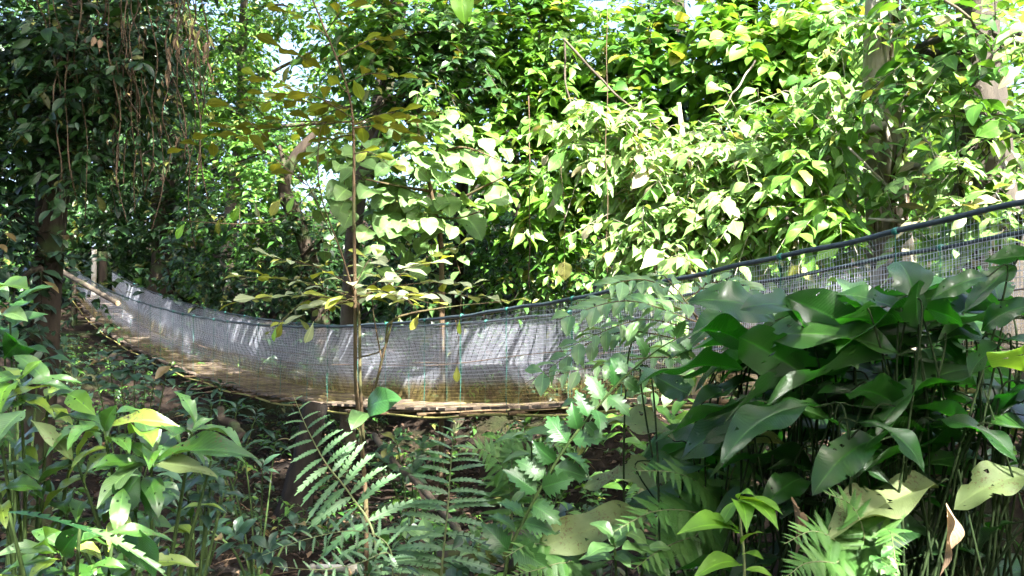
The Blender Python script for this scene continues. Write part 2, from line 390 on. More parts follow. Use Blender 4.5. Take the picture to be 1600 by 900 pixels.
def unit(a): return a / (np.linalg.norm(a, axis=-1, keepdims=True) + 1e-9)
class Batch:
    """all leaves of one plant; the ones that show become leaf objects at the end, the rest one mesh"""
    ALL = []
    def __init__(s, owner, origin, cap=150, name='leaf', parent=None, rest='foliage'):
        s.owner = owner; s.origin = np.asarray(origin, float); s.cap = cap; s.name = name; s.rest = rest
        s.tm = []; s.mat = []; s.M = []; s.L = []; s.S = []; Batch.ALL.append(s)
    def put(s, tms, mat, base, y, n, length, wf=1.0):
        """vectorised: base (k,3), direction y, normal hint n, length (k,)"""
        base = np.atleast_2d(base); k = len(base)
        y = unit(np.broadcast_to(np.atleast_2d(y), (k, 3))); n = np.broadcast_to(np.atleast_2d(n), (k, 3))
        x = unit(np.cross(y, n)); z = np.cross(x, y)
        length = np.broadcast_to(np.asarray(length, float), (k,)); wf = np.broadcast_to(np.asarray(wf, float), (k,))
        M = np.stack([x * (length * wf)[:, None], y * length[:, None], z * length[:, None]], -1)
        pick = rng.integers(0, len(tms), k)
        s.tm += [tms[i] for i in pick]; s.mat += [mat] * k; s.M.append(M); s.L.append(base); s.S.append(length)
    def bt(s, tms, mat, B, T, n=(0, 0, 1), wf=1.0, over=1.0):
        d = np.asarray(T) - np.asarray(B); s.put(tms, mat, B, d, n, np.linalg.norm(d) * over, wf)

def finish_leaves():
    bs = [b for b in Batch.ALL if b.M]
    for b in bs:
        b.M = np.concatenate(b.M); b.L = np.concatenate(b.L); b.S = np.concatenate(b.S); b.tint = rng.random(len(b.S))
    # which leaves show: nearest leaf in small cells of the picture
    pts, own, idx = [], [], []
    for q, b in enumerate(bs):
        for f in (.25, .55, .85):
            for sx in (-.1, .1):
                pts.append(b.L + b.M[:, :, 1] * f + b.M[:, :, 0] * sx); own.append(np.full(len(b.S), q)); idx.append(np.arange(len(b.S)))
    pts = np.concatenate(pts); own = np.concatenate(own); idx = np.concatenate(idx)
    x, y, f = proj(pts)
    ok = (x > 0) & (x < 1600) & (y > 0) & (y < 900) & (f > .3)
    cell = (y // 4).astype(int) * 400 + (x // 4).astype(int)
    buf = np.full(400 * 226, 1e9); np.minimum.at(buf, cell[ok], f[ok])
    vis = np.zeros(len(f), bool); vis[ok] = f[ok] <= buf[cell[ok]] + .05
    total = 0
    for q, b in enumerate(bs):
        sel = own == q; cnt = np.bincount(idx[sel], weights=vis[sel].astype(float), minlength=len(b.S))
        cx, cyy, cf = proj(b.L + b.M[:, :, 1] * .5)
        size = b.S / np.maximum(cf, .3) * F
        good = np.where((cnt >= 2) & (size >= 10))[0]
        good = good[np.argsort(-size[good] * np.minimum(cnt[good], 4))][:b.cap]
        isobj = np.zeros(len(b.S), bool); isobj[good] = True
        rest = np.where(~isobj)[0]
        host = b.owner
        if len(rest):
            tma = np.array(b.tm); mta = np.array(b.mat); mats = sorted(set(mta[rest])); first = None
            for mt in mats:
                mb = MB()
                sub = rest[mta[rest] == mt]
                for t in sorted(set(tma[sub])):
                    ii = sub[tma[sub] == t]
                    V, T, UV = TM[t]; k = len(ii)
                    W = np.einsum('kab,nb->kna', b.M[ii], V) + b.L[ii][:, None] - b.origin
                    TT = T[None] + (np.arange(k) * len(V))[:, None, None]
                    mb.add(W.reshape(-1, 3), TT.reshape(-1, 3), np.tile(UV, (k, 1)), np.repeat(b.tint[ii], len(V)))
                o = link(b.rest, mb.mesh(b.rest, MAT[mt]), b.owner); o['kind'] = 'stuff'
                if first is None: first = o
            if b.rest == 'crown': host = first
        for i in good:
            o = bpy.data.objects.new(b.name, leaf_mesh(b.tm[i], b.mat[i])); COL.objects.link(o); o.parent = host
            M = b.M[i]; p = b.L[i] - b.origin
            o.matrix_basis = Matrix(((*M[0], p[0]), (*M[1], p[1]), (*M[2], p[2]), (0, 0, 0, 1)))
        total += len(good)
    # print('TRIS', sum(len(o.data.polygons) for o in scene.objects if o.type == 'MESH' and o.data.users == 1))
    print('LEAVES', sum(len(b.S) for b in bs), 'objects', total)

# ------------------------------------------------------------------ plant builders
def lobe(px, py, d, rpx, rpy, k, rd=None):
    rx = rpx / F * d; rz = rpy / F * d
    return (P(px, py, d), np.array([rx, rd or (rx + rz) * .4, rz]), k)
def sprays(b, twig, lobes, tms, mats, ll, nl=8, tl=(.4, 1.0), droop=.35, ldroop=.4, ang=.9, gap=None, tr=.008):
    for c, r, K in lobes:
        d = unit(rng.normal(size=(K, 3))); rad = rng.random(K)[:, None] ** .45
        st = c + d * r * rad
        K = len(st)
        out = unit(d / np.maximum(r, .2) * r.mean() + rng.normal(size=(K, 3)) * .55 + np.array([0, -.25, .1]))
        L = rng.uniform(*tl, K)
        if gap is not None:
            keep = ~gap(st); st, out, L = st[keep], out[keep], L[keep]
        K2 = len(st)
        if not K2: continue
        dr = droop * rng.uniform(.3, 1.6, K2); big = rng.uniform(.7, 1.25, K2)
        def pt(s): return st + out * (L * s)[:, None] + np.array([0, 0, -1.0]) * (dr * L * s * s)[:, None]
        side = unit(np.cross(out, [0, 0, 1.0]))
        mat = mats[rng.integers(len(mats))]
        for i in range(nl):
            s = np.full(K2, (i + .7) / nl) + rng.uniform(-.05, .05, K2)
            sg = 1 if i % 2 else -1
            tan = unit(out + np.array([0, 0, -2.0]) * (dr * s)[:, None])
            ydir = tan * .55 + side * sg * ang + rng.normal(size=(K2, 3)) * .25 + np.array([0, 0, -1.0]) * ldroop
            nrm = np.array([.12, -.30, 1.0]) + rng.normal(size=(K2, 3)) * .38
            ln = ll * rng.uniform(.5, 1.3, K2) * (1 - .25 * s) * big
            b.put(tms, mat, pt(s), ydir, nrm, ln, rng.uniform(.85, 1.2, K2))
        if twig is not None:
            ss = [pt(np.full(K2, q)) for q in (0, .5, 1.0)]
            W = []
            for q, pnt in enumerate(ss):
                rr = tr * (1 - .3 * q)
                for ax in ((1, 0, 0), (-.5, .6, .6), (-.5, -.6, -.6)): W.append(pnt + np.array(ax) * rr)
            W = np.stack(W, 1); T0 = []
            for q in (0, 3):
                for a in range(3):
                    bb = (a + 1) % 3; T0 += [(q + a, q + bb, q + 3 + bb), (q + a, q + 3 + bb, q + 3 + a)]
            T0 = np.array(T0); twig.add(W.reshape(-1, 3), (T0[None] + (np.arange(K2) * 9)[:, None, None]).reshape(-1, 3))
def wob(path, amp, seed=0):
    r = np.random.default_rng(seed); p = np.array(path); n = len(p)
    s = np.linspace(0, 1, n); o = np.zeros((n, 3))
    for k in (1, 2, 3, 5): o += np.outer(np.sin(s * 3.14 * k * 2 + r.uniform(0, 6)), r.normal(size=3)) * amp / k
    o *= np.minimum(s * 4, 1)[:, None]
    p[:, :3] += o; return p
def flute(mb_pts, r, n, seed, mb, amp=.18):
    """trunk with uneven, buttressed section"""
    m0 = len(mb.V); mb.tube(mb_pts, r, n)
    V = mb.V[-1]; m = len(mb_pts); k = np.random.default_rng(seed); ph = k.uniform(0, 6, 4)
    an = np.arange(n) * 2 * math.pi / n
    for i in range(m):
        h = i / max(m - 1, 1)
        f = 1 + amp * (np.sin(3 * an + ph[0] + h * 2) * .6 + np.sin(5 * an + ph[1] - h * 3) * .4 + np.sin(2 * an + ph[2]) * .4) + .6 * amp * math.sin(h * 23 + ph[3])
        V[i * n:(i + 1) * n] = mb_pts[i] + (V[i * n:(i + 1) * n] - mb_pts[i]) * f[:, None]
def tree(name, label, trunk, lobes, tms, mats, ll, bark='bark_dark', cap=150, cat='tree', group=None, limbs=True, seed=1, extra=None, gap=None, wobble=.12, n=12, dens=1.6, shrink=1., **kw):
    """trunk: rows (px,py,d,r) from low to high; grown down to the ground"""
    rows = [np.append(P(a, b_, c), r) for a, b_, c, r in trunk]
    b0 = rows[0]; g = gpt(b0[0], b0[1], -.25)
    if b0[2] > g[2] + .5: rows = [np.append(g, b0[3] * 1.35), np.append(g * .7 + b0[:3] * .3, b0[3] * 1.05)] + rows
    base = gpt(rows[0][0], rows[0][1])
    path = wob(smooth_path(rows, 22), wobble * b0[3] * 2, seed)
    t = thing(name, base, label, cat, group)
    mb = MB(); flute(path[:, :3], np.maximum(path[:, 3], .01), n, seed, mb)
    rr = np.random.default_rng(seed)
    if limbs:
        for li, (c, r, K) in enumerate(lobes + (extra or [])):
            zt = c[2] - rr.uniform(.3, 1.0) * np.linalg.norm(c[:2] - path[:, :2].mean(0)) * .5
            i = int(np.argmin(abs(path[:, 2] - zt))); i = max(3, i)
            a = path[i if li < len(lobes) else -1]; R0 = min(a[3] * .5, .09 if li < len(lobes) else .04)
            mid = (a[:3] + c) / 2 + rr.normal(size=3) * .25 + [0, 0, .2]
            lp = smooth_path([np.append(a[:3], R0), np.append(mid, R0 * .7), np.append(c, R0 * .4), np.append(c + rr.normal(size=3) * r * .6, R0 * .12)], 10)
            mb.tube(lp[:, :3], np.maximum(lp[:, 3], .006), 6)
    link('trunk', mb.mesh('trunk', MAT[bark], base), t)
    b = Batch(t, base, cap, rest='crown'); tw = MB()
    sprays(b, tw, [(c, r * shrink, int(k * dens)) for c, r, k in lobes] + (extra or []), tms, mats, ll, gap=gap, **kw)
    o = link('twig', tw.mesh('twig', MAT[bark], base), t); o['kind'] = 'stuff'
    return t
def stem_tube(t, name, paths, mat, base, n=6):
    mb = MB()
    for p in paths:
        q = smooth_path(p, max(6, 5 * len(p))); mb.tube(q[:, :3], np.maximum(q[:, 3], .0015), n)
    return link(name, mb.mesh(name, MAT[mat], base), t)
def R4(px, py, d, r): return np.append(P(px, py, d), r)

# ------------------------------------------------------------------ the ground
def build_ground():
    xs = np.concatenate([np.linspace(-400, -40, 12)[:-1], np.linspace(-40, -14, 40)[:-1], np.linspace(-14, 12, 150)[:-1], np.linspace(12, 40, 40)[:-1], np.linspace(40, 400, 12)])
    ys = np.concatenate([np.linspace(-400, -20, 10)[:-1], np.linspace(-20, 3, 30)[:-1], np.linspace(3, 26, 150)[:-1], np.linspace(26, 70, 60)[:-1], np.linspace(70, 500, 14)])
    X, Y = np.meshgrid(xs, ys)
    Z = ground(np.clip(X, -60, 60), np.clip(Y, -40, 80))
    Z += .03 * np.sin(X * 11 + Y * 3) * np.sin(Y * 9 - X * 2)
    V = np.stack([X, Y, Z], -1).reshape(-1, 3); nx = len(xs); ny = len(ys)
    i, j = np.meshgrid(np.arange(ny - 1), np.arange(nx - 1), indexing='ij'); A = (i * nx + j).ravel()
    T = np.concatenate([np.stack([A, A + 1, A + nx + 1], -1), np.stack([A, A + nx + 1, A + nx], -1)])
    o = link('forest_floor', raw_mesh('forest_floor', V, T, V[:, :2], None, MAT['forest_soil'])); o['kind'] = 'structure'
build_ground()

# ------------------------------------------------------------------ the suspension bridge
WID = 1.25
def on_line(px, py):
    u = (450 - py) / F; k = ((px - 800) / F) / (CP - u * SP)
    s = (k * BA[1] - BA[0]) / (BD[0] - k * BD[1]); y = BA[1] + s * BD[1]
    return s, P(px, py, y / (CP - u * SP))[2]
RAIL = [(1590, 317), (1522, 333), (1411, 359), (1300, 385), (1133, 420), (1000, 447), (913, 464), (807, 480), (700, 496), (600, 505), (527, 511), (453, 511), (370, 504), (247, 481), (187, 460), (144, 440), (112, 415)]
DECK = [(1590, 588), (1400, 600), (1200, 613), (1000, 625), (900, 630), (800, 634), (700, 637), (600, 637), (520, 634), (450, 624), (371, 600), (278, 570), (215, 545), (184, 528), (156, 505), (138, 484), (117, 459)]
def fit(pts, deg=5):
    q = np.array([on_line(*p) for p in pts]); return np.poly1d(np.polyfit(q[:, 0], q[:, 1], deg))
zr, zd = fit(RAIL), fit(DECK)
SLEN = 35.2
def bp(s, v, z): q = BA + BD * s + BN * v; return np.array([q[0], q[1], z])
def bpath(s0, s1, v, zf, n=90): return np.array([bp(s, v, zf(s)) for s in np.linspace(s0, s1, n)])
def build_bridge():
    base = bp(SLEN / 2, WID / 2, float(ground(*(BA + BD * SLEN / 2))))
    t = thing('suspension_bridge', base, 'sagging footbridge with wire mesh sides, dark handrails and a plank deck', 'bridge')
    def part(name, mb, mat, smooth=True, parent=t):
        o = link(name, mb.mesh(name, MAT[mat], base, smooth), parent); return o
    r = random.Random(3)
    # planks: three shapes shared by all
    ms = []
    for i in range(3):
        mb = MB(); n = 6
        xs = np.linspace(-WID / 2 - .06 - .05 * i, WID / 2 + .08, n)
        for a, c in zip(xs[:-1], xs[1:]):
            w = .098 + .004 * math.sin(a * 5 + i); mb.box(((a + c) / 2, 0, .004 * math.sin(a * 4 + i)), ((c - a) / 2 - .0005, 0, 0), (0, w, 0), (0, 0, .017))
        ms.append(mb.mesh('plank', MAT['plank_wood'], smooth=False))
    s = -.6
    while s < SLEN:
        o = link('plank', ms[r.randrange(3)], t)
        d = (zd(s + .1) - zd(s - .1)) / .2; f = Vector((BD[0], BD[1], d)).normalized(); x = Vector((BN[0], BN[1], r.uniform(-.02, .02))).normalized()
        zax = x.cross(f).normalized(); f = zax.cross(x)
        M = Matrix((x, f, zax)).transposed().to_4x4() @ Matrix.Rotation(r.uniform(-.03, .03), 4, 'Z')
        p = bp(s, WID / 2 + r.uniform(-.02, .02), zd(s) + r.uniform(-.008, .008)) - base
        M.translation = Vector(p); o.matrix_basis = M; s += .30 + r.uniform(-.012, .018)
    # cross bearers sticking out below the deck
    mb = MB(); mb.tube([(-WID / 2 - .28, 0, 0), (-.2, .01, -.01), (WID / 2 + .2, 0, 0)], .028, 6); bm = mb.mesh('bearer', MAT['stem_brown'])
    for s in np.arange(.4, SLEN, 1.15):
        o = link('bearer', bm, t); M = Matrix((Vector((BN[0], BN[1], 0)), Vector((BD[0], BD[1], 0)), Vector((0, 0, 1)))).transposed().to_4x4()
        M.translation = Vector(bp(s, WID / 2, zd(s) - .07) - base); o.matrix_basis = M
    for v in (0, WID):
        mb = MB(); mb.tube(bpath(-.05, SLEN, v, lambda q: zr(q) + .006 * math.sin(q * 3.1 + v) + .005 * math.sin(q * 7.3), 180), .023 if v == 0 else .019, 8)
        o = part('handrail', mb, 'handrail_paint')
        mb = MB(); mb.tube(bpath(-.3, SLEN, v, lambda q: zr(q) * .5 + zd(q) * .5 + .02 * math.sin(q * 1.3), 110), .006, 5); part('middle_wire', mb, 'rust_wire')
        mb = MB(); mb.tube(bpath(-.3, SLEN, v + (-.17 if v == 0 else .1), lambda q: zd(q) - .10 + .02 * math.sin(q * 2.1), 110), .018, 6); part('deck_cable', mb, 'moss_rope')
        # mesh: upright and lengthwise wires
        mb = MB(); sv = np.arange(0, SLEN, .030); K = len(sv); off = (.012 if v == 0 else -.012)
        def jz(q): return .012 * np.sin(q * 2.3) + .010 * np.sin(q * 5.1 + 1)
        zt = np.array([zr(q) for q in sv]) - .035 + jz(sv); zb = np.array([zd(q) for q in sv]) - .02
        bulge = .03 * np.sin(sv * 1.1 + v)
        rows = []
        for h in (0, .5, 1):
            lean = (1 - (2 * h - 1) ** 2) * bulge
            c = np.stack([BA[0] + BD[0] * sv + BN[0] * (v + off + lean), BA[1] + BD[1] * sv + BN[1] * (v + off + lean), zb + (zt - zb) * h], -1)
            for an in (0, 2.09, 4.19):
                rr_ = .0012 if v == 0 else .0018
                rows.append(c + rr_ * (math.cos(an) * np.append(BD, 0) + math.sin(an) * np.append(BN, 0)))
        W = np.stack(rows, 1); T0 = []
        for q in (0, 3):
            for a in range(3):
                b2 = (a + 1) % 3; T0 += [(q + a, q + b2, q + 3 + b2), (q + a, q + 3 + b2, q + 3 + a)]
        T0 = np.array(T0)
        mb.add(W.reshape(-1, 3), (T0[None] + (np.arange(K) * 9)[:, None, None]).reshape(-1, 3), None, np.tile(np.repeat([0, .5, 1], 3), K))
        for h in np.linspace(0, 1, 25):
            q = np.linspace(0, SLEN, 120); lean = (1 - (2 * h - 1) ** 2) * .03 * np.sin(q * 1.1 + v)
            z = np.array([zd(a) * (1 - h) + (zr(a) - .035) * h for a in q]) + jz(q) * h
            pth = np.stack([BA[0] + BD[0] * q + BN[0] * (v + lean), BA[1] + BD[1] * q + BN[1] * (v + lean), z], -1)
            mb.tube(pth, 0.0014 if v == 0 else .0019, 3, a=h, cap=False)
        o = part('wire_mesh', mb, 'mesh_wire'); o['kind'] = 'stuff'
    # green cords that tie mesh, rail and deck together
    for v in (0, WID):
        for k, s in enumerate(np.arange(.9 + v * .35, SLEN - 2, 1.12)):
            s = s + r.uniform(-.25, .25); h = 1 if r.random() < .65 else .55
            z0, z1 = zd(s) - .09, zd(s) + (zr(s) - zd(s)) * h + .01
            mb = MB(); zz = np.linspace(z0, z1, 7)
            mb.tube([bp(s + .012 * math.sin(i * 2.0 + k), v - .014, z) for i, z in enumerate(zz)], .0036, 5); part('green_cord', mb, 'green_cord')
            if h == 1:
                mb = MB(); mb.tube([bp(s - .022, v, zr(s - .022)), bp(s, v, zr(s)), bp(s + .022, v, zr(s + .022))], .03, 7); part('lashing', mb, 'green_cord')
    # end posts
    for s, v, w, mat, h in ((SLEN, .62, .10, 'bark_white', .75), (SLEN + .1, .95, .17, 'bark_dark', .7), (SLEN, -.04, .1, 'bark_dark', .3), (-.12, -.06, .085, 'concrete', .12), (-.12, WID + .06, .085, 'concrete', .12)):
        g = float(ground(*(BA + BD * s + BN * v))) - .4; zt = zr(min(max(s, 0), SLEN)) + h
        mb = MB(); pth = smooth_path([np.append(bp(s, v, g), w), np.append(bp(s, v, (g + zt) / 2), w * .95), np.append(bp(s, v, zt), w * .9)], 9)
        flute(pth[:, :3], pth[:, 3], 10, 3, mb, .06); part('end_post', mb, mat)
build_bridge()

# ------------------------------------------------------------------ forest behind the bridge
def sky_gap(p):
    x, y, f = proj(p)
    g1 = ((x - 455) / 30) ** 2 + ((y - 95) / 42) ** 2 < 1
    g2 = ((x - 1078) / 35) ** 2 + ((y - 15) / 45) ** 2 < 1
    return g1 | g2
def trunk_gap(p):
    x, y, f = proj(p)
    a = (x > 1315) & (x < 1435) & (y > 60) & (y < 370); b = (x > 1505) & (x < 1585) & (y > -40) & (y < 330)
    return (a | b) & (np.random.default_rng(5).random(len(x)) < .78)
WL = lambda x, y, z, rx, ry, rz, k: (np.array([x, y, z], float), np.array([rx, ry, rz], float), k)

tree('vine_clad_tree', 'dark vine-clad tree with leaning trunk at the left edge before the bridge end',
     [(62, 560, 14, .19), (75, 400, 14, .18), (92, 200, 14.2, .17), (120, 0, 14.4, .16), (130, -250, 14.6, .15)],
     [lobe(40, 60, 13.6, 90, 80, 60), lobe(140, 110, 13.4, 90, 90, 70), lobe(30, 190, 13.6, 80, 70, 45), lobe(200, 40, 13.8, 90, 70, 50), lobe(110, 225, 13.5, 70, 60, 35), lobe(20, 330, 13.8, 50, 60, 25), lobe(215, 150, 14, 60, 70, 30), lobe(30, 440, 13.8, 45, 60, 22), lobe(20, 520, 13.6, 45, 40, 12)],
     S_EL, ['leaf_blue', 'leaf_dark'], .25, cap=300, seed=2, extra=[WL(-5, 10.5, 9.6, 2.6, 2.4, 1.2, 200), WL(-8, 14, 10.5, 3, 3, 1.4, 220), WL(-3.5, 13.5, 10.2, 2.4, 2.4, 1.2, 160), WL(-10, 10, 9, 3, 3, 1.4, 160), WL(-1.2, 14.5, 11, 1.6, 1.8, .9, 100), WL(-5.5, 17, 11.2, 2.4, 2, 1, 130), WL(-.9, 11.3, 10.4, 1.3, 1.5, .9, 80)])  # extra crowns above the view, added to shade the left side and the mesh
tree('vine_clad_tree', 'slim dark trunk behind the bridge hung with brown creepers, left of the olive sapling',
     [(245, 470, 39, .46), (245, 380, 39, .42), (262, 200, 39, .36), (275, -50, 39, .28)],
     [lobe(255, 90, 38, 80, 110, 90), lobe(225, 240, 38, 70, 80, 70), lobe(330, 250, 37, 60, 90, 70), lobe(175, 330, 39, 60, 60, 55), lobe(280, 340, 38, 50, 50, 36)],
     S_OV, ['leaf_dark', 'leaf_blue'], .40, cap=220, seed=3, extra=[WL(-8, 20, 11.5, 3.5, 3, 1.4, 240), WL(-12, 24, 12.5, 4, 3, 1.5, 240), WL(-10.5, 27, 15, 3.5, 3, 1.4, 200), WL(-8, 24, 13.4, 2.6, 2.4, 1.2, 150), WL(-4, 25, 14.5, 3.5, 3, 1.3, 220), WL(-7, 29, 16, 3.5, 3, 1.3, 200), WL(-1, 27, 15.5, 2.6, 3, 1.2, 140), WL(-4, 20, 11.5, 2.4, 2.4, 1.2, 150)])  # extra crowns out of view, added to shade the bridge's left end
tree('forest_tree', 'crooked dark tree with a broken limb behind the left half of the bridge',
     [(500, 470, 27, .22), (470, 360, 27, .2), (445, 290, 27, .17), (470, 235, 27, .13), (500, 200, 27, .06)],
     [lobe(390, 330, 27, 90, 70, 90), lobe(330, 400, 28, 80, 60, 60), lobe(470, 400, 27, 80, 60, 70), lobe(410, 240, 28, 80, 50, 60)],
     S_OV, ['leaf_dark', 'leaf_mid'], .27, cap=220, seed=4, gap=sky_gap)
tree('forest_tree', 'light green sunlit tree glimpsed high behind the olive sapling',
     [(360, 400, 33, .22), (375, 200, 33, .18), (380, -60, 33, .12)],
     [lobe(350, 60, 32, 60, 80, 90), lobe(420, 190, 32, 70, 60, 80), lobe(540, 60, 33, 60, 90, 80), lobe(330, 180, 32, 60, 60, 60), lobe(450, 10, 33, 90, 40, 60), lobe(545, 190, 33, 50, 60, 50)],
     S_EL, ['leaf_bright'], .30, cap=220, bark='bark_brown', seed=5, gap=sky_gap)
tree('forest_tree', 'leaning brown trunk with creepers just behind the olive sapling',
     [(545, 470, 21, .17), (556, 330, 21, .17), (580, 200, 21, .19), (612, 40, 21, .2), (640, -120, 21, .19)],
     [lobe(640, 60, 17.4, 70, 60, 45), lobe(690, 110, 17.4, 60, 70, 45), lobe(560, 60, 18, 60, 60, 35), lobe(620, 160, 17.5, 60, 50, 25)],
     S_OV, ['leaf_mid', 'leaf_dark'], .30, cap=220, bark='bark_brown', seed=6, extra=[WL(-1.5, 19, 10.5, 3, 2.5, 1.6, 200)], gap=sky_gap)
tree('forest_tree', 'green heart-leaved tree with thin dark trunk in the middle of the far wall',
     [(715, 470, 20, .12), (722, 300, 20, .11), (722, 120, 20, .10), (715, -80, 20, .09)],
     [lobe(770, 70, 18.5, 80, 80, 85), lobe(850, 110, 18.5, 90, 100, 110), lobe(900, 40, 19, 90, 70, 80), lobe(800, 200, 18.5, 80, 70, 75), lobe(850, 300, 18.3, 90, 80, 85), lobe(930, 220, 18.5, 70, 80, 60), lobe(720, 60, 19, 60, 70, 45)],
     S_OV, ['leaf_mid', 'leaf_bright'], .36, dens=1.25, cap=300, seed=7, extra=[WL(1.6, 15, 12, 2.0, 1.6, 1, 36), WL(5, 15.5, 12.4, 2.2, 1.6, 1, 30)])  # thin unseen crowns added for dappled shade on the upper centre
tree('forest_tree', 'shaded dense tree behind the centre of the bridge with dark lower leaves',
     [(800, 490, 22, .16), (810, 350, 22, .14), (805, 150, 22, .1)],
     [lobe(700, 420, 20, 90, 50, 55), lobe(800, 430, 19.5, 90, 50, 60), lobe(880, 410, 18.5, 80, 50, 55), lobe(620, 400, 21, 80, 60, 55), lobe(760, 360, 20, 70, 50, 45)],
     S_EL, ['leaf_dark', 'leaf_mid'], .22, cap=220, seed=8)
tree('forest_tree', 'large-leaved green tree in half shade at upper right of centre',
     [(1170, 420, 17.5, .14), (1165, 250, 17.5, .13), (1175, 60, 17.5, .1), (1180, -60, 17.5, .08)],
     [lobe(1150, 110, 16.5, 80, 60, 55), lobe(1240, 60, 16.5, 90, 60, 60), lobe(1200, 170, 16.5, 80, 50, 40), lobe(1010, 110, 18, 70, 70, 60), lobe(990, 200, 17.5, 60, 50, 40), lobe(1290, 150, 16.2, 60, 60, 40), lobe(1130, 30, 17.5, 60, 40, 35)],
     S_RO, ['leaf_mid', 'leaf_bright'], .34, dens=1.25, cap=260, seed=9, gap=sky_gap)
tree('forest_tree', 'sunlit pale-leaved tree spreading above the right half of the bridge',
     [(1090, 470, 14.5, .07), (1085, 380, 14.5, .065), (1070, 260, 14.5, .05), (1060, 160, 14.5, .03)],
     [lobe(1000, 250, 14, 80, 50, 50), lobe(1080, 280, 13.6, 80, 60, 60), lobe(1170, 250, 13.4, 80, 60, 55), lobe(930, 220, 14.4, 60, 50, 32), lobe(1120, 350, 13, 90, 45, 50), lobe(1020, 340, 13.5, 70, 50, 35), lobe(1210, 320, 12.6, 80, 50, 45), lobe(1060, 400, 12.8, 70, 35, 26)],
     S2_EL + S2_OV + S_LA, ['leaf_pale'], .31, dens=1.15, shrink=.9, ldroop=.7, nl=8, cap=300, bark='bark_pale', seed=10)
strangler = tree('strangler_tree', 'pale sunlit trunk wrapped in climbing roots at right of the picture',
     [(1385, 400, 13, .24), (1385, 250, 13, .23), (1380, 120, 13, .22), (1385, -40, 13, .2), (1390, -260, 13, .18)],
     [lobe(1320, 150, 12.5, 70, 60, 38), lobe(1290, 250, 12.2, 80, 60, 48), lobe(1440, 260, 12, 60, 60, 34), lobe(1300, 340, 11.8, 70, 40, 30), lobe(1440, 130, 12.6, 60, 50, 26), lobe(1350, 40, 13, 70, 50, 34), lobe(1420, 350, 11.4, 60, 28, 18)],
     S2_EL + S2_OV + S_LA, ['leaf_pale', 'leaf_bright', 'leaf_pale'], .31, dens=1.15, shrink=.88, ldroop=.7, nl=8, cap=300, bark='bark_pale', seed=11, gap=trunk_gap)
def climbing_roots():
    base = np.array(strangler.location)
    for k in range(9):
        a = -2.6 + k * .27; pts = []
        for q, py in enumerate(np.linspace(-60, 420, 11)):
            c = P(1384, py, 13); an = a + .25 * math.sin(q * .9 + k * 2.1); r = .245 + .02 * math.sin(q * 1.7 + k)
            pts.append(np.append(c + [r * math.cos(an), r * math.sin(an), 0], .018 + .016 * ((k * 7) % 5) / 4))
        q = smooth_path(pts, 40); mb = MB(); mb.tube(q[:, :3], q[:, 3], 6); link('climbing_root', mb.mesh('climbing_root', MAT['vine_brown' if k % 2 else 'bark_pale'], base), strangler)
climbing_roots()
tree('forest_tree', 'massive dark trunk with lichen patches near the right edge',
     [(1560, 400, 11.5, .32), (1548, 250, 11.5, .29), (1530, 100, 11.5, .26), (1515, -60, 11.5, .24), (1500, -260, 11.5, .2)],
     [lobe(1500, 170, 10.8, 60, 50, 30), lobe(1580, 210, 10.4, 50, 60, 30), lobe(1560, 60, 10.6, 60, 60, 32), lobe(1500, 290, 10.4, 50, 40, 22), lobe(1470, 60, 11, 50, 50, 24), lobe(1590, 330, 10, 40, 40, 14)],
     S2_EL, ['leaf_pale', 'leaf_mid'], .29, dens=1.2, cap=300, bark='bark_lichen', seed=12, gap=trunk_gap)
tree('forest_tree', 'far dark tree against the bright sky at the top right of centre',
     [(1048, 330, 38, .3), (1050, 120, 38, .28), (1050, -80, 38, .22)],
     [lobe(1040, 10, 37, 50, 50, 80), lobe(1020, 90, 36, 60, 50, 60), lobe(1110, 100, 36, 60, 50, 60)],
     S_EL, ['leaf_dark'], .3, cap=120, seed=13, gap=sky_gap)
tree('understory_tree', 'dark low tree in deep shade behind the far left end of the bridge',
     [(300, 480, 41, .16), (310, 420, 41, .13), (320, 330, 41, .1)],
     [lobe(220, 410, 41, 70, 50, 70), lobe(300, 430, 40, 70, 45, 70), lobe(400, 450, 33, 80, 40, 60), lobe(480, 460, 28, 70, 35, 45), lobe(140, 350, 42, 60, 60, 60), lobe(50, 400, 42, 60, 70, 60)],
     S_EL, ['leaf_dark'], .36, cap=200, seed=14)

